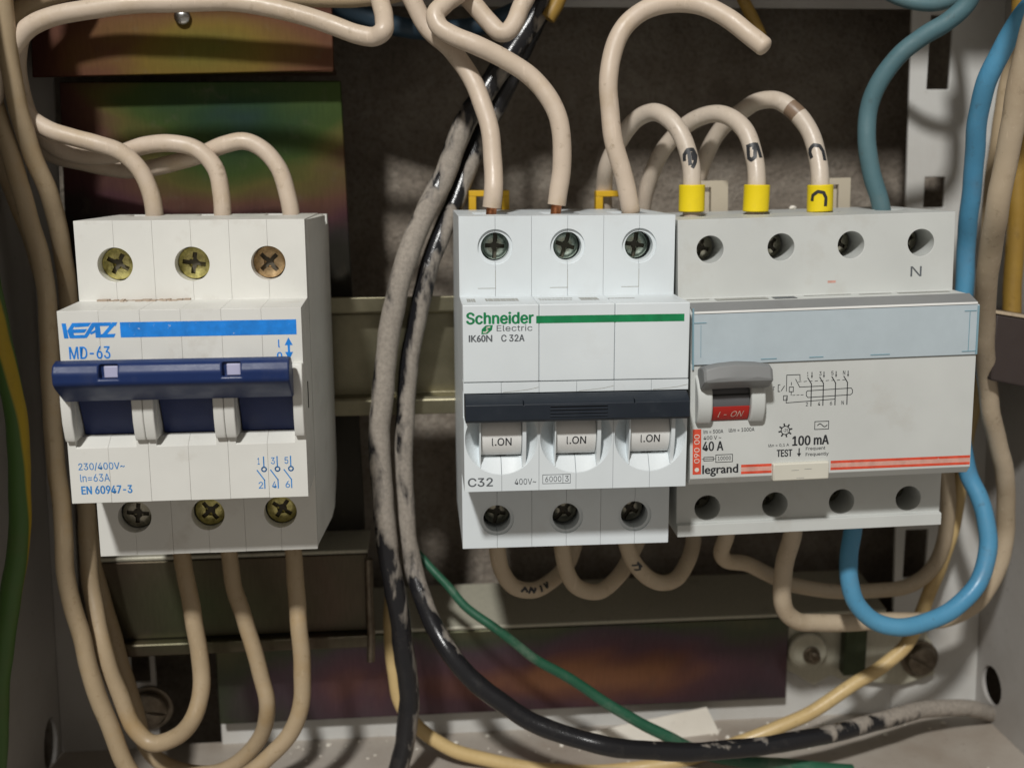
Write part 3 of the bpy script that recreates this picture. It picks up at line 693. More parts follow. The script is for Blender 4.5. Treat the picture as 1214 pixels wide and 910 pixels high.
for cx in (-18, 0, 18):
    bm = new(); prism(bm, [(22.55, 48.6), (22.55, 65.45), (4.25, 65.45), (4.25, 61.1), (22.0, 61.1), (22.0, 48.6)], cx - 8.96, cx + 8.96); put('front_cover', ev(bm, [], .25, 3), 'white_cool', D2)
    # housing walls beside the tab and the two halves of the ramp below it
    for s in (-1, 1):
        x0, x1 = (cx - 5.3, cx - 4.95) if s < 0 else (cx + 4.95, cx + 5.9)
        bm = new(); prism(bm, [(-4.6, 58), (-4.6, 66.2), (-9, 66.5), (-13, 65.8), (-15.4, 65.0), (-16.6, 65.3), (-16.6, 58)], x0, x1); put('tab_cheek', ev(bm, [], .12), 'white_cool', D2)
        xa, xb = (cx - 4.95, cx - .04) if s < 0 else (cx + .04, cx + 4.95)
        bm = new()
        v = []
        for (x, zz, d) in ((xa, -14.7, 63.1), (xb, -14.7, 63.1)): v.append((x, -d, zz))
        zb0 = lambda x: -9.7 - math.sqrt(8.72 ** 2 - (x - cx) ** 2)
        N = 6; top = [(xa + (xb - xa) * k / N, -63.2, -14.75) for k in range(N + 1)]; low = [(xa + (xb - xa) * k / N, -65.38, zb0(xa + (xb - xa) * k / N)) for k in range(N + 1)]
        back = [(a[0], -60, a[2]) for a in top]; backl = [(a[0], -60, a[2]) for a in low]
        V = [[bm.verts.new(q) for q in row] for row in (top, low, backl, back)]
        for r_ in range(4):
            A_, B_ = V[r_], V[(r_ + 1) % 4]
            for k in range(N): bm.faces.new((A_[k], A_[k + 1], B_[k + 1], B_[k]))
        bm.faces.new([V[r_][0] for r_ in range(4)]); bm.faces.new([V[r_][N] for r_ in range(4)][::-1]); bmesh.ops.recalc_face_normals(bm, faces=bm.faces[:])
        put('tab_ramp', ev(bm, [], .1), 'white_cool', D2)
    # the rocker tab: a barrel seen from the front
    arc = [(-8 + 7.0 * math.sin(math.radians(a)) if False else -9.2 + 6.6 * math.sin(math.radians(a)), 58.6 + 6.6 * math.cos(math.radians(a))) for a in range(-55, 60, 8)]
    bm = new(); prism(bm, [(-14.45, 60)] + [q for q in arc if q[0] > -14.45] + [(-3.6, 60)], cx - 4.85, cx + 4.85)
    put('rocker_tab', ev(bm, [], .1), 'tab_white', D2)
    bm = new(); box(bm, cx - 4.9, cx + 4.9, -61.3, -57, -14.75, -14.35); put('tab_gap', bm, 'interior', D2)
    text('I', cx - 2.25, -11.3, .5, 1.9, 0, 'ink_black', D2, .02, arc=(-9.2, 58.6, 6.71)); text('.ON', cx - 1.55, -11.3, 3.95, 1.9, 0, 'ink_black', D2, .02, arc=(-9.2, 58.6, 6.66))
bar = [(1.4, 61.5), (1.4, 66.9), (.2, 69.2), (-.4, 69.9), (-4.0, 70.2), (-4.6, 69.6), (-4.8, 66), (-4.8, 61.5)]
bm = new(); prism(bm, bar, -26.7, 26.4)
put('handle_bar', ev(bm, [mk(box, xx - .12, xx + .12, -75, -68.6, -.6, 1.6) for xx in (-13.1, 13.2)], .22, 2), 'charcoal', D2)
for z in (-.75, -1.6, -2.45, -3.25):
    bm = new(); box(bm, -6.9, 6.7, -70.35, -69.8, z - .14, z + .14); put('grip_rib', ev(bm, [], .1), 'charcoal', D2)
for cx in (-18, 0, 18):
    bm = new(); ink_line(bm, [(cx + .5, 1.75), (cx + 3, 1.95), (cx + 6.4, 2.3), (cx + 8.8, 2.8)], .13, -65.42); put('tear_mark', bm, 'ink_faint', D2, smooth=0)
    bm = new(); ink_rect(bm, cx - 4.4, cx, 24.5, 24.65, -47.83); ink_rect(bm, cx - .08, cx + .08, 24.5, 29, -47.83); put('clip_outline', bm, 'ink_faint', D2, smooth=0)
for k, x in enumerate((-17.8, 0, 17.8)):
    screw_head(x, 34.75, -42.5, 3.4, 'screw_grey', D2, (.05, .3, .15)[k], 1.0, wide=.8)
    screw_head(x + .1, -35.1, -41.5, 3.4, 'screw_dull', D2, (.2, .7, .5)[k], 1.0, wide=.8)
    bm = new(); cyl(bm, x, 34.75, -38, -30, 4.15, 32); put('hole_bottom', bm, 'interior', D2); bm = new(); cyl(bm, x, -35.1, -38, -30, 4.15, 32); put('hole_bottom', bm, 'interior', D2)
yf = -65.49
text('Schneider', -26.0, 18.1, 15.6, 2.75, yf, 'ink_green', D2, .06)
text('Electric', -19.0, 16.35, 8.4, 1.45, yf, 'ink_grey', D2, .002)
bm = new(); plate(bm, [(-21.6, 17.75), (-19.9, 17.85), (-20.1, 16.7), (-21.2, 15.8), (-22.6, 15.7), (-22.5, 16.9)], yf, yf + .03); put('leaf_emblem', bm, 'ink_green', D2, smooth=0)
bm = new(); ink_line(bm, [(-20.6, 17.4), (-21.3, 17.3), (-21.3, 16.8), (-21.1, 16.6), (-21.6, 16.15), (-22.1, 16.2)], .3, yf - .02); put('emblem_swirl', bm, 'ink_white', D2, smooth=0)
bm = new(); ink_rect(bm, -9.7, 25.6, 18.1, 19.85, yf); put('green_stripe', bm, 'ink_green', D2, smooth=0)
text('IK60N', -25.5, 13.9, 5.4, 1.6, yf, 'ink_grey', D2, .05, sans=False); text('C 32A', -17.9, 13.9, 5.4, 1.6, yf, 'ink_grey', D2, .045)
yf = -65.44
text('C32', -26.1, -21.2, 5.9, 2.1, yf, 'ink_grey', D2, .035)
text('400V~', -14.9, -21.0, 5.2, 1.5, yf, 'ink_grey', D2, .0)
text('6000', -7.5, -20.5, 3.9, 1.4, yf, 'ink_grey', D2, -.004); text('3', -2.7, -20.5, .9, 1.4, yf, 'ink_grey', D2, -.004)
bm = new(); ink_line(bm, [(-8.1, -20.9), (-3.2, -20.9), (-3.2, -18.7), (-8.1, -18.7)], .12, yf, close=True); ink_line(bm, [(-3.2, -20.9), (-1.4, -20.9), (-1.4, -18.7), (-3.2, -18.7)], .12, yf); put('rating_frame', bm, 'ink_grey', D2, smooth=0)
# small relief lettering on the shoulder (too small to read)
def shoulder(D, z, segs, mat, ang=0):
    bm = new(); rnd = random.Random(3)
    for (x0, x1, d0, d1) in segs:
        x = x0
        while x < x1:
            wl = rnd.uniform(.25, .9); box(bm, x, x + wl * .8, -d1, -d0, z + .02 - (0), z + .06); x += wl
    put('fine_print', bm, mat, D, smooth=0)
shoulder(D2, 22.56, [(-25.5, -24, 53, 59), (-21, -13, 53, 58), (-8, 0, 56.5, 57.3), (-8, 0, 53.5, 54.3), (2, 6.5, 53, 58), (9, 15, 55, 55.8)], 'ink_faint')
for (u0, u1) in ((555, 603), (705, 752)):
    a = at(u0, 226, 1); b = at(u1, 249, 1)
    bm = new(); box(bm, a.x, b.x, -1, 2.5, a.z - 1.7, a.z); box(bm, a.x, a.x + 2.1, -.9, 2.4, b.z - 8, a.z - 1.6); box(bm, b.x - 2.1, b.x, -.9, 2.4, b.z - 8, a.z - 1.6)
    put('rail_clip', ev(bm, [], .2), 'yellow_clip', D2)

# ================================================================ grey residual current device (right)
G0 = Vector((65.35, 0, -.64))
D3 = thing('residual_current_device', 'grey white four pole device with short grey handle and clear blue label window', 'circuit breaker', G0, eul(.0020, -.0209, -.0179))
profG = [(42.3, 5), (42.3, 47.0), (22.5, 47.4), (22.4, 56.0), (20.6, 61.2), (8.0, 61.2), (8.0, 61.8), (-20.6, 61.8), (-22.5, 60.2), (-22.5, 46.5), (-37.2, 46.2), (-37.4, 47.6), (-40.6, 47.6), (-40.6, 5), (-18, .2), (18, .2)]
gx = (-27.5, -9.3, 8.8, 27.0)
cuts = [mk(cyl, x, 34.75, -60, -36, 3.45, 48) for x in gx] + [mk(cyl, x, -33.3, -60, -34, 3.45, 48) for x in gx]
cuts.append(mk(box, -30.9, -21.5, -75, -54, -6.0, 9))
for x in gx:
    bm = new(); bmesh.ops.create_cone(bm, cap_ends=True, segments=32, radius1=4.3, radius2=4.3, depth=12, matrix=Matrix.Translation((x, -27, 42))); cuts.append(bm)
bm = new(); prism(bm, profG, -35.75, 35.75); put('casing', ev(bm, cuts, .35, 3), 'white_grey', D3)
bm = new(); box(bm, -35.6, -35.4, -30, -20, 5, 6); bm.free()
for k, x in enumerate(gx):
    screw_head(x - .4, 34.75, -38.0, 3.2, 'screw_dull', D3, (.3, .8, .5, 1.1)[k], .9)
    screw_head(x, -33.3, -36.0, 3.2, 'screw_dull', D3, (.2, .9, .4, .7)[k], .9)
cv = [(20.6, 61.35), (20.5, 62.3), (8.1, 62.3), (8.1, 61.85), (8.6, 61.35)]
bm = new(); prism(bm, cv, -35.4, 35.75); put('label_cover', ev(bm, [], .12), 'cover', D3)
bm = new(); prism(bm, [(22.3, 56.6), (22.7, 57.0), (20.9, 62.1), (20.65, 61.5)], -35.2, 35.6); put('cover_rim', ev(bm, [], .1), 'handle_grey', D3)
bm = new(); prism(bm, [(21.1, 61.6), (21.1, 62.4), (20.6, 62.5), (20.6, 61.6)], -35.0, 35.2); put('rim_line', ev(bm, [], .1), 'tab_white', D3)
bm = new()
for (x0, x1, z0, z1) in ((-35.45, -35.05, 7, 22), (35.2, 35.7, 8.2, 20.2), (33.3, 33.45, 9, 18.8), (-33.4, -33.3, 10, 17.9)): box(bm, x0, x1, -62.42, -62.2, z0, z1)
for (x0, x1, z) in ((-35, -32, 18.3), (32, 35, 18.9), (31.8, 35.3, 8.9), (-18.5, -14.6, 8.9), (-6.5, -3, 8.9), (8.8, 13.6, 8.9)): box(bm, x0, x1, -62.42, -62.2, z, z + .22)
put('cover_edge', bm, 'cover_edge', D3, smooth=0)
# toggle
for (x0, x1) in ((-34.6, -30.95), (-21.45, -17.9)):
    arc = [(-1.0 + 7.5 * math.sin(math.radians(a)), 58.5 + 7.5 * math.cos(math.radians(a)) * .92) for a in range(-45, 75, 12)]
    bm = new(); prism(bm, [(-6.5, 60)] + arc + [(8, 60)], x0, x1); put('toggle_cheek', ev(bm, [], .4, 2), 'white_grey', D3)
arc = [(-1.0 + 6.7 * math.sin(math.radians(a)), 57.2 + 6.7 * math.cos(math.radians(a))) for a in range(-48, 90, 8)]
bm = new(); prism(bm, [(-6, 54)] + arc + [(8, 54)], -30.8, -21.6); put('toggle_barrel', ev(bm, [], .15), 'handle_dark', D3)
bm = new(); prism(bm, [(-1.0 + 6.95 * math.sin(math.radians(a)), 57.2 + 6.95 * math.cos(math.radians(a))) for a in range(-44, -6, 5)] + [(-1.9, 58), (-5, 58)], -30.78, -21.62); put('red_flag', ev(bm, [], .05), 'red_flag', D3)
bm = new(); box(bm, -30.75, -21.65, -64.0, -63.6, .6, 1.0); put('barrel_groove', bm, 'interior', D3)
t_ = text('I - ON', -29.3, -4.9, 6.4, 1.6, 0, 'ink_cream', D3, .0, shear=.3, arc=(-1.0, 57.2, 7.05))
hd = new()
prof = [(8.2, 62), (9.2, 66.5), (8.6, 68.6), (6.0, 69.4), (5.0, 69.2), (2.8, 66.0), (2.2, 61)]
secs = [(-34.0, -.9, .90), (-33.4, -.5, .97), (-30.5, .05, 1), (-26.0, .35, 1), (-21.5, .05, 1), (-18.0, -.5, .98), (-17.3, -.9, .92)]
rows = []
for x, dz, sc_ in secs: rows.append([hd.verts.new((x, -(62 + (d - 62) * sc_), 5.5 + (z - 5.5) * sc_ + (dz if z > 5.5 else dz * .25))) for z, d in prof])
for A_, B_ in zip(rows, rows[1:]):
    for k in range(len(prof)): hd.faces.new((A_[k], B_[k], B_[(k + 1) % len(prof)], A_[(k + 1) % len(prof)]))
hd.faces.new(rows[0]); hd.faces.new(rows[-1]); bmesh.ops.recalc_face_normals(hd, faces=hd.faces[:])
put('handle', ev(hd, [], .35, 3, ang=30), 'handle_grey', D3)
# test button
bm = new(); box(bm, -15.1, -.9, -62.9, -60, -21.9, -17.4); put('test_button', ev(bm, [], .35, 2), 'test_button', D3)
bm = new(); 
for q in ((-10.5, -8.6, -19.2), (-7.2, -5.4, -19.0)): box(bm, q[0], q[1], -62.95, -62.85, q[2] - .08, q[2] + .08)
ink_rect(bm, -9.2, -7.2, -21.3, -21.15, -62.93); put('button_mark', bm, 'ink_faint', D3, smooth=0)
yf = -61.84
bm = new(); ink_rect(bm, -35.1, -33.0, -19.5, -8.0, yf); put('red_label', bm, 'ink_red', D3, smooth=0)
text('090 00', -34.75, -16.6, 1.35, 7.3, yf - .02, 'ink_white', D3, .0, rotz=90)
bm = new(); plate(bm, [(-34.05 + .55 * math.cos(k * .393), -18.3 + .55 * math.sin(k * .393)) for k in range(16)], yf - .02, yf); put('label_dot', bm, 'ink_white', D3, smooth=0)
text('Im = 500A', -32.4, -9.2, 4.9, .95, yf, 'ink_black', D3, .015); text('I\u0394m = 1000A', -26.1, -9.05, 6.4, .95, yf, 'ink_black', D3, .015)
text('400 V ~', -32.4, -10.75, 4.4, .95, yf, 'ink_black', D3, .015)
text('40 A', -32.6, -13.6, 5.1, 2.35, yf, 'ink_black', D3, .045)
bm = new(); ink_line(bm, [(-32.3, -16.1), (-29.9, -16.1), (-29.9, -15.2), (-32.3, -15.2)], .16, yf, close=True); ink_line(bm, [(-32.8, -15.65), (-29.4, -15.65)], .12, yf - .002)
ink_line(bm, [(-29.3, -16.6), (-25.1, -16.6), (-25.1, -14.7), (-29.3, -14.7)], .16, yf, close=True); put('rating_frame', bm, 'ink_black', D3, smooth=0)
text('10000', -28.8, -16.1, 3.3, .95, yf, 'ink_black', D3, .01)
text('legrand', -32.6, -20.15, 8.9, 2.9, yf, 'ink_black', D3, .035, sans=False)
for (x0, x1) in ((-22.9, -15.2), (-.2, 35.6)):
    sk = (x1 - x0) * -.004
    bm = new(); plate(bm, [(x0, -19.85), (x1, -19.85 + sk), (x1, -17.55 + sk), (x0, -17.55)], yf + .008, yf + .03); put('pale_stripe', bm, 'ink_pink', D3, smooth=0)
    bm = new()
    for (za, zb_) in ((-18.15, -17.5), (-19.9, -19.25)): plate(bm, [(x0, za), (x1, za + sk), (x1, zb_ + sk), (x0, zb_)][::1], yf, yf + .03)
    put('red_stripe', bm, 'ink_red', D3, smooth=0)
text('100 mA', -10.0, -13.2, 9.1, 2.4, yf, 'ink_black', D3, .055)
text('I\u0394n = 0,1 A', -16.1, -13.4, 5.2, .85, yf, 'ink_black', D3, .01)
text('TEST', -13.9, -15.9, 3.8, 1.8, yf, 'ink_black', D3, .05)
text('Frequent', -6.6, -14.7, 4.9, 1.0, yf, 'ink_black', D3, .015); text('Frequently', -6.6, -16.2, 5.8, 1.0, yf, 'ink_black', D3, .015)
bm = new(); ink_line(bm, [(-8.3, -14.0), (-8.3, -15.4)], .3, yf); plate(bm, [(-8.85, -15.2), (-7.75, -15.2), (-8.3, -16.1)], yf - .002, yf + .03)
# small symbols
ring(bm, -11.9, -9.2, 1.05, .22, yf, 20)
for k in range(8): a_ = k * math.tau / 8 + .2; ink_line(bm, [(-11.9 + 1.2 * math.cos(a_), -9.2 + 1.2 * math.sin(a_)), (-11.9 + 1.65 * math.cos(a_), -9.2 + 1.65 * math.sin(a_))], .38, yf - .001)
ink_line(bm, [(-4.5, -9.3), (-1.0, -9.3), (-1.0, -7.3), (-4.5, -7.3)], .17, yf, close=True)
ink_line(bm, [(-3.8 + .24 * k, -8.3 + .4 * math.sin(k * .63)) for k in range(11)], .2, yf)
put('symbol_print', bm, 'ink_black', D3, smooth=0)
text('-25', -12.6, -9.6, 1.4, .8, yf, 'ink_black', D3, .01)
# wiring diagram
bm = new(); W_ = .17
px = lambda zx: -15.3 + (zx - 605) / (1160 - 605) * (3.9 + 15.3)
pz = lambda zy: 5.2 - (zy - 60) / (310 - 60) * 8.4
def dl(pts, wd=W_): ink_line(bm, [(px(a), pz(b)) for a, b in pts], wd, yf)
for x in (885, 972, 1060, 1147):
    dl([(x - 28, 100), (x, 148), (x, 312)], .24); dl([(x + 2, 62), (x + 2, 98)], .2)
    bm2 = [(px(x - 5), pz(88)), (px(x + 9), pz(88)), (px(x + 2), pz(108))]; plate(bm, bm2, yf - .003, yf + .03)
for x in range(790, 1130, 40): dl([(x, 128), (x + 20, 126)], .13)
dl([(850, 205), (860, 198), (1175, 190), (1185, 205), (1185, 228), (1172, 240), (862, 248), (850, 235), (850, 205)])
dl([(770, 108), (800, 168), (975, 166)]); dl([(705, 195), (705, 75), (800, 75), (802, 118)]); dl([(705, 240), (705, 282), (1060, 268)])
dl([(725, 165), (755, 165), (755, 200), (725, 200)], .17); dl([(725, 165), (725, 200)]); dl([(685, 228), (712, 228), (712, 262), (685, 262), (685, 228)])
dl([(740, 130), (740, 150)]); dl([(740, 205), (740, 226)]); 
for x in (750, 780, 810): dl([(x, 227), (x + 18, 226)], .13)
dl([(645, 145), (645, 195)]); dl([(645, 145), (658, 145)]); dl([(645, 195), (658, 195)]); dl([(668, 190), (690, 155)])
put('wiring_diagram', bm, 'ink_black', D3, smooth=0)
for k, x in enumerate((860, 948, 1035, 1120)):
    text('135N'[k], px(x - 8), pz(88), .55, 1.0, yf, 'ink_black', D3, .01); text('246N'[k], px(x - 12), pz(312), .55, .95, yf, 'ink_black', D3, .01)
text('T', px(606), pz(185), .5, .9, yf, 'ink_black', D3)
text('N', 24.5, 26.2, 2.9, 2.6, -47.34, 'ink_grey', D3, -.002)
shoulder(D3, 22.52, [(-34, -29, 49.5, 50.3), (-27, -14, 49.5, 53), (-4, 8, 49.5, 50.2), (10, 18, 50, 51), (20, 33, 50, 51.6)], 'ink_faint')
shoulder(D3, 22.53, [(-12.5, -7, 50, 53.5)], 'ink_grey')
bm = new(); ink_rect(bm, 2.9, 5.0, 25.3, 25.9, -47.36); put('pink_smudge', bm, 'ink_pink', D3, smooth=0)
for (u0, u1, nx) in ((832, 865, 1), (982, 1008, 1)):
    a = at(u0, 213, 3) - G0; b = at(u1, 246, 3) - G0
    bm = new(); box(bm, a.x, b.x, 1.5, 4.0, b.z - 6, a.z)
    put('rail_clip', ev(bm, [mk(box, a.x - 1, a.x + 3.4, -1, 8, a.z - 3.2, a.z - 1.9), mk(box, a.x + 3.0, a.x + 3.5, -1, 8, b.z - 3, a.z - 1.9)], .5, 2), 'beige_clip', D3)

# ================================================================ wires
def lay(pts, Ys):
    """spread depths over the points: Ys = [(index, Y)]"""
    out = []
    for i, (u, v) in enumerate(pts):
        for (a, ya), (b, yb) in zip(Ys, Ys[1:]):
            if a <= i <= b: out.append((u, v, ya + (yb - ya) * (i - a) / (b - a))); break
    return out
RB = 2.35
# --- into the top of the left switch
GT = 'wires bending into the top of the left switch'
wire(lay([(183, 268), (183, 254), (178, 228), (165, 201), (142, 180), (115, 170), (86, 163), (59, 155), (34, 138), (17, 105), (6, 60), (2, 0), (2, -50)], [(0, -9), (5, -12), (12, -8)]), RB, 'w_beige', 'beige wire entering the left pole on top of the blue handled switch', group=GT)
wire(lay([(264, 268), (264, 254), (262, 228), (254, 198), (234, 178), (205, 170), (172, 172), (135, 184), (95, 184), (58, 170), (33, 135), (22, 85), (26, 40), (55, 0), (80, -40)], [(0, -9), (5, -8), (8, -2), (14, -2)]), RB, 'w_beige', 'beige wire entering the middle pole on top of the blue handled switch', group=GT)
wire(lay([(345, 268), (345, 254), (340, 228), (330, 198), (313, 178), (290, 168), (264, 172), (228, 187), (181, 199), (142, 201), (99, 193), (59, 181), (34, 155), (18, 110), (14, 60), (30, 10), (45, -40)], [(0, -9), (6, -6), (9, 4), (16, 6)]), RB, 'w_beige', 'beige wire entering the right pole on top of the blue handled switch', group=GT)
# --- arch over the red plate
wire(lay([(-10, 120), (2, 80), (26, 40), (60, 21), (120, 9), (200, 3), (280, 3), (340, 13), (395, 31), (425, 41), (444, 43), (455, 36), (456, 22), (452, 6), (446, -20)], [(0, -16), (8, -22), (11, -25), (14, -14)]), RB + .1, 'w_beige', 'beige wire arching over the reddish zinc plate and hooking upwards', name='wire')
wire(lay([(-12, 70), (0, 35), (28, 8), (70, -8), (150, -14), (300, -6), (380, -2), (430, -2), (480, -14)], [(0, -4), (8, -8)]), RB, 'w_tan', 'tan wire just showing along the top edge above the arching wire')
# --- the three long loops under the left switch
GB = 'long wire loops under the left switch'
wire(lay([(213, 630), (216, 659), (223, 699), (231, 742), (239, 795), (237, 823), (229, 851), (210, 872), (180, 880), (158, 862), (141, 820), (121, 762), (109, 700), (104, 640), (99, 560), (92, 470), (83, 380), (77, 313), (67, 263), (56, 225), (35, 172), (16, 105), (8, 40), (0, -40)], [(0, -14), (6, -26), (11, -20), (14, -4), (18, -10), (23, -22)]), RB + .1, 'w_tan', 'innermost loop below the left switch, rising behind it to the bundle', group=GB)
wire(lay([(268, 630), (272, 659), (277, 692), (287, 725), (300, 768), (312, 808), (317, 834), (313, 861), (297, 890), (265, 912), (225, 915), (190, 902), (172, 880), (157, 830), (138, 765), (119, 700), (108, 640), (97, 560), (80, 460), (62, 380), (43, 300), (20, 240), (0, 188), (-20, 150)], [(0, -14), (6, -20), (12, -8), (16, 4), (19, 2), (23, -6)]), RB, 'w_tan', 'middle loop below the left switch, half hidden behind the innermost loop', group=GB)
wire(lay([(345, 630), (348, 656), (350, 686), (353, 719), (355, 742), (358, 795), (356, 841), (345, 868), (316, 899), (280, 925), (230, 945), (185, 942), (153, 912), (136, 875), (114, 820), (99, 762), (81, 700), (74, 612), (65, 535), (60, 461), (58, 395), (50, 313), (36, 263), (25, 228), (3, 150), (-18, 90)], [(0, -14), (6, -24), (11, -28), (14, -26), (19, -20), (25, -14)]), RB + .1, 'w_tan', 'outermost loop below the left switch, running up past its left side', group=GB)
# --- green and yellow earth wire
wire(lay([(-14, 330), (-4, 380), (7, 430), (15, 470), (21, 520), (24, 570), (22, 640), (14, 700), (6, 750), (0, 800), (-3, 870), (-5, 940)], [(0, -34), (11, -34)]), 2.75, 'w_stripe', 'green and yellow striped wire down the left edge', cat='wire')
# --- heavy black cables
wire(lay([(652, -40), (640, 5), (618, 45), (598, 75), (575, 108), (553, 142), (530, 200), (502, 258), (476, 325), (462, 395), (453, 470), (450, 520), (452, 570), (457, 625), (464, 680), (474, 730), (480, 780), (485, 830), (481, 875), (470, 920), (462, 960)], [(0, 8), (6, -2), (8, -10), (14, -14), (20, -10)]), 3.1, cable_mat('crusted_cable_left', [(.10, .15), (.24, .50), (.34, .86), (.60, .84), (.69, .46), (.84, .30), (1, .42)]), 'thick black cable mostly crusted grey, left of the crossing pair, running straight down', name='cable', cat='cable', group='thick black cables', lump=.045)
wire(lay([(668, -40), (655, 0), (636, 25), (620, 60), (600, 105), (578, 145), (555, 200), (532, 256), (508, 320), (493, 385), (483, 450), (479, 520), (479, 570), (482, 625), (490, 670), (499, 705), (516, 745), (535, 775), (558, 803), (588, 828), (631, 855), (677, 873), (727, 885), (780, 890), (830, 890), (885, 886), (950, 876), (1015, 862), (1060, 849), (1100, 840), (1148, 839), (1178, 846)], [(0, 12), (6, 3), (8, -5), (14, -8), (17, -20), (22, -32), (26, -20), (31, HR.y)]), 2.75, cable_mat('crusted_cable_right', [(.08, .05), (.20, .34), (.32, .58), (.455, .62), (.50, .10), (.56, .0), (.74, .02), (.82, .30), (.88, .62), (.93, .9)]), 'glossy black cable curving along the bottom to the hole on the right', name='cable', cat='cable', group='thick black cables', lump=.03)
# --- green wire
wire(lay([(478, 636), (505, 666), (529, 692), (552, 719), (594, 749), (637, 782), (677, 805), (717, 831), (759, 857), (795, 874), (835, 893), (900, 904), (950, 908), (1010, 914)], [(0, 2), (4, -10), (9, -14), (10, -12), (13, -12)]), 1.15, 'w_green', 'thin glossy green wire slanting down under the white breaker', r_end=2.2)
# --- straw yellow wire
wire(lay([(1172, 290), (1164, 380), (1158, 460), (1146, 520), (1138, 570), (1131, 620), (1118, 662), (1099, 708), (1086, 744), (1074, 765), (1052, 784), (1015, 809), (966, 841), (917, 864), (880, 878), (820, 898), (740, 912), (660, 913), (590, 903), (530, 885), (492, 858), (474, 830), (466, 790), (463, 740), (464, 690)], [(0, 10), (7, 6), (13, -2), (15, -2), (19, 2), (24, 12)]), 2.2, 'w_yellow', 'straw yellow wire rising from the bottom edge to behind the right device')
# --- into the white breaker
GS = 'beige wires bending into the top of the white breaker'
wire([(583, 246, -31), (585, 225, -31), (585, 198, -29), (581, 155, -27), (571, 122, -25), (555, 86, -22), (535, 59, -20), (508, 34, -18), (492, 8, -18), (478, -25, -18)], RB + .1, 'w_beige', 'beige wire entering the left pole on top of the white breaker', group=GS, conductor=6)
wire([(660, 243, -31), (662, 228, -31), (666, 200, -31), (665, 158, -31), (654, 122, -30), (630, 92, -29), (597, 69, -29), (564, 54, -29), (537, 43, -28), (521, 32, -27), (517, 18, -26), (528, 4, -24), (548, -14, -20)], RB + .1, 'w_beige', 'beige wire entering the middle pole on top of the white breaker', group=GS, conductor=6, per=10)
wire([(748, 251, -31), (741, 215, -31), (729, 172, -31), (723, 132, -30), (721, 99, -30), (726, 63, -29), (743, 30, -28), (769, 10, -27), (802, 3, -27), (835, 8, -28), (865, 23, -31), (891, 43, -34), (905, 55, -36)], RB + .1, 'w_beige', 'beige wire from the right pole of the white breaker, looping to a loose end', group=GS, capround=True, conductor=5)
wire([(520, -22, -14), (545, -10, -15), (564, 8, -16), (581, 27, -17), (592, 38, -18), (600, 38, -18), (609, 28, -17), (617, 10, -15), (628, -14, -13)], RB + .1, 'w_beige', 'beige wire with a sharp V bend at the top edge between the cables', per=8)
# --- into the grey device, with yellow sleeves
GG = 'off white wires with yellow sleeves'
spec = [([(820, 262, -27), (820, 240, -27), (820, 218, -27), (819, 195, -26), (810, 165, -24), (796, 143, -21), (779, 133, -17), (763, 136, -13), (746, 150, -9), (730, 175, -5), (720, 198, -2), (716, 222, 2), (716, 262, 6)], 'off white wire with the leftmost yellow sleeve, black loop mark above it'),
        ([(895, 260, -27), (896, 240, -27), (897, 218, -27), (895, 188, -25), (885, 158, -22), (868, 141, -18), (848, 135, -14), (825, 141, -9), (802, 159, -4), (782, 185, 0), (769, 215, 4), (760, 262, 8)], 'off white wire with the middle yellow sleeve, square black mark above it'),
        ([(972, 258, -27), (972, 240, -27), (972, 218, -27), (970, 191, -25), (961, 158, -22), (944, 133, -19), (921, 119, -15), (898, 121, -11), (878, 133, -6), (858, 150, -1), (845, 168, 2), (833, 195, 6), (824, 225, 9), (818, 262, 11)], 'off white wire with the rightmost yellow sleeve, hook mark above it')]
for k, (pts, lab) in enumerate(spec):
    P = path(pts, 8); t = thing('wire', lab, 'wire', P[8], None, GG)
    mt = M['w_white'] if k < 2 else band(M['w_white'], 'off_white_insulation_banded', .335, .375, (.22, .15, .10))
    put('insulation', shift(tube(P, RB + .05, lump=.012), P[8]), mt, t, smooth=60)
    a = at(pts[1][0] - .2, 251, -27); b = at(pts[2][0] + .5, 219, -27)
    bm = tube([a, a * .85 + b * .15, a * .5 + b * .5, b], 3.45, 28)
    put('sleeve', ev(shift(bm, P[8]), [], .25, 2), 'yellow', t, smooth=50)
    st = [[[(0, -1.6), (1.6, -1.2), (2.6, 0), (2.4, 1.5), (.8, 2.0), (-1.0, 1.2), (-2.4, .2)], [(2.2, .2), (-1.6, -.2)], [(1.8, 1.2), (-.4, 1.0)]],
          [[(2.2, -1.4), (2.2, 1.6), (-1.6, 1.8)], [(2.2, -.9), (-.8, -1.6), (-1.8, -.9), (-1.2, .2), (1.6, .9)], [(1.4, 0), (1.2, 1.4)]],
          [[(.6, -1.9), (2.2, -1.6), (2.9, -.3), (2.3, 1.2), (.8, 1.9), (-1.8, 1.9)], [(2.4, -1.2), (1.4, -1.9), (-.4, -1.6)]]][k]
    marks(P, RB + .05, 25, st, 1.0, 'ink_black', t, P[8])
    if k == 2: marks([a + (b - a) * (j / 16) for j in range(17)], 3.5, 8, [[(-.6, -2.2), (.9, -2.0), (1.9, -.6), (1.6, .9), (.2, 1.6), (-2.0, 1.5)]], .85, 'ink_black', t, P[8])
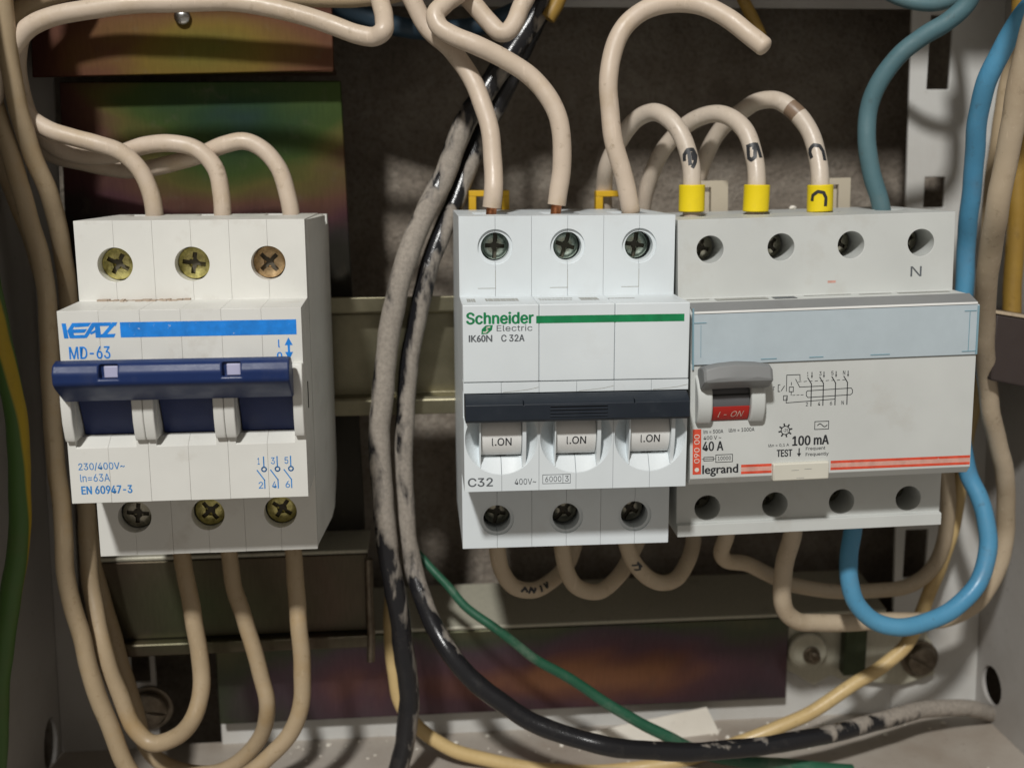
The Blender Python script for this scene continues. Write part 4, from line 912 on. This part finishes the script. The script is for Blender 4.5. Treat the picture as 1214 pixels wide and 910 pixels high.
# --- teal, blue
wire(lay([(1047, 262), (1043, 238), (1033, 205), (1028, 165), (1029, 132), (1043, 96), (1066, 66), (1095, 43), (1122, 27), (1145, 5), (1160, -30)], [(0, -24), (4, -22), (10, -34)]), RB + .1, 'w_teal', 'dusty teal wire entering the top of the grey device at its right end')
wire(lay([(1040, -20), (1060, -4), (1089, 4), (1115, 4), (1140, -6), (1160, -30)], [(0, -2), (5, -20)]), 2.0, 'w_teal', 'short teal wire crossing the top edge behind the thicker teal wire')
wire(lay([(1014, 600), (1011, 629), (1006, 661), (1006, 686), (1016, 716), (1036, 735), (1064, 743), (1098, 737), (1132, 720), (1160, 690), (1171, 650), (1169, 615), (1160, 588), (1148, 562), (1141, 520), (1140, 440), (1142, 370), (1145, 297), (1150, 248), (1155, 185), (1160, 139), (1170, 96), (1189, 56), (1214, 17), (1240, -15)], [(0, -24), (6, -30), (9, -24), (13, -14), (17, -14), (21, -34), (24, -44)]), RB + .25, 'w_blue', 'sky blue wire curving under the grey device and rising along its right side')
# --- beige, right
wire(lay([(942, 610), (939, 635), (931, 665), (927, 703), (931, 724), (946, 736), (971, 738), (1022, 737), (1081, 735), (1124, 732), (1160, 712), (1184, 668), (1192, 627), (1193, 594), (1191, 563), (1183, 524), (1175, 491), (1170, 450), (1167, 400), (1169, 350), (1174, 297), (1183, 248), (1194, 182), (1206, 115), (1221, 50), (1235, -10)], [(0, -22), (5, -14), (9, -4), (12, -6), (17, -24), (21, -60), (25, -78)]), RB + .35, 'w_cream', 'thick beige wire at the right edge, ending under the grey device')
wire(lay([(864, 610), (861, 635), (855, 655), (862, 664), (884, 668), (912, 681), (937, 692), (975, 699), (1039, 700), (1081, 692), (1108, 669), (1121, 635), (1124, 600), (1122, 560), (1118, 500)], [(0, -20), (4, -10), (9, 4), (14, 6)]), RB, 'w_cream', 'beige wire sagging between the first terminal and the right end of the grey device')
wire(lay([(1226, -12), (1214, 40), (1196, 90), (1186, 140), (1178, 200), (1172, 260), (1166, 330), (1164, 400)], [(0, 0), (7, 8)]), 2.1, 'w_tan', 'dull tan wire half hidden between the blue wire and the thick beige wire')
wire(lay([(1212, -20), (1209, 150), (1206, 220), (1203, 300), (1198, 390), (1197, 440)], [(0, 4), (5, 4)]), 2.8, 'w_ochre', 'ochre yellow wire at the right edge behind the dark box')
wire(lay([(870, -25), (882, 0), (893, 24), (902, 44), (905, 54)], [(0, 14), (3, 20), (4, 58)]), 1.8, 'w_ochre', 'ochre wire at the top behind the loose wire end')
wire(lay([(668, -20), (660, 5), (650, 22)], [(0, 4), (2, 4)]), 2.2, 'w_ochre', 'ochre wire at the top edge beside the black cables')
wire(lay([(380, -12), (405, 8), (440, 22), (500, 36), (550, 34), (600, 20), (640, -2), (660, -20)], [(0, 14), (7, 18)]), 2.9, 'w_navy', 'dark blue wire crossing the top behind the beige wires')
# --- loops under the white breaker
GU = 'dull loops under the white breaker'
for k, (pts, ys, lab) in enumerate((([(588, 625), (590, 653), (595, 677), (609, 695), (631, 700), (653, 689), (672, 668), (684, 635), (690, 600)], [(0, -26), (4, -18), (8, 0)], 'dull beige loop with black smudges under the left pole of the white breaker'),
        ([(665, 625), (667, 653), (673, 679), (687, 697), (710, 701), (734, 681), (750, 655), (762, 625), (768, 590)], [(0, -26), (4, -18), (8, 0)], 'dull beige loop under the middle pole of the white breaker'),
        ([(738, 620), (743, 646), (752, 667), (768, 684), (786, 690), (803, 684), (815, 665), (822, 642), (826, 600)], [(0, -26), (4, -18), (8, -2)], 'dull beige loop under the right pole of the white breaker'))):
    P = path(lay(pts, ys), 8); t = thing('wire', lab, 'wire', P[0], None, GU)
    put('insulation', shift(tube(P, RB, lump=.012), P[0]), 'w_cream', t, smooth=60)
    if k == 0: marks(P, RB, 31, [[(-4, -.6), (-3, .8), (-2, -.4)], [(-1.6, -.8), (-1.0, .9), (0, -.6), (.6, .8)], [(2.4, -1), (2.6, 1)], [(4, -.9), (4.6, .9), (5.4, -.8)]], .75, 'ink_black', t, P[0])
    if k == 2: marks(P, RB, 16, [[(-1.5, -1.0), (-.4, .9), (1.4, .3), (.3, -1.2)], [(-1.5, .9), (1.2, 1.2)]], .6, 'ink_black', t, P[0])

p = at(940, 246.0, -10); bm = new(); bmesh.ops.create_icosphere(bm, subdivisions=2, radius=1.0)
for v in bm.verts: v.co = Vector((v.co.x * 1.1, v.co.y * .8, v.co.z * .6)) * random.uniform(.8, 1.2) + p
tag(put('plaster_crumb', bm, 'paper', smooth=0), 'tiny white plaster crumb on top of the grey device between two yellow sleeves', 'crumb')
bm = new(); rnd = random.Random(11)
for k in range(170):
    x = rnd.uniform(-95, 140); y = rnd.choice((rnd.uniform(-60, 22), rnd.uniform(8, 23))); r = rnd.choice((.25, .35, .5, .5, .9))
    g = bmesh.ops.create_icosphere(bm, subdivisions=1, radius=r)['verts']
    for v in g: v.co = Vector((v.co.x * rnd.uniform(.7, 1.5) + x, v.co.y * rnd.uniform(.7, 1.4) + y, v.co.z * .6 + ZB + .2 + r * .4))
o = put('plaster_debris', bm, 'paper', smooth=0); tag(o, 'crumbs of old plaster scattered over the dusty cabinet floor', 'debris'); o['kind'] = 'stuff'
# ---------------------------------------------------------------- loose paper, dark box
c = [at(698, 868, 12), at(838, 838, 19), at(862, 886, 15), at(728, 914, 8)]
bm = new(); vs = [bm.verts.new(p) for p in c] + [bm.verts.new(p + Vector((0, .5, 0))) for p in c]
bm.faces.new(vs[:4]); bm.faces.new(vs[4:][::-1])
for i in range(4): bm.faces.new((vs[i], vs[(i + 1) % 4], vs[4 + (i + 1) % 4], vs[4 + i]))
bmesh.ops.recalc_face_normals(bm, faces=bm.faces[:])
tag(put('paper_tag', bm, 'paper', smooth=0), 'stained white paper tag leaning at the bottom behind the black cable', 'paper')
a = at(1181, 372, -30); b = at(1230, 458, -30)
o = thing('dark_box', 'dark brown box with a pale top edge at the right edge', 'box', a)
bm = new(); plate(bm, [(a.x, a.z), (xr(20) - 1, a.z - 4.6), (xr(20) - 1, b.z - 4), (a.x, b.z + 2)], -30, 18); me = ev(bm, [], .6, 2); me.transform(Matrix.Translation(-a)); put('box_body', me, 'brown_box', o)
bm = new(); plate(bm, [(a.x - .4, a.z + .9), (xr(20) - 1, a.z - 3.7), (xr(20) - 1, a.z - 4.5), (a.x - .4, a.z + .1)], -30.4, -24); me = ev(bm, [], .15); me.transform(Matrix.Translation(-a)); put('pale_edge', me, 'w_cream', o)
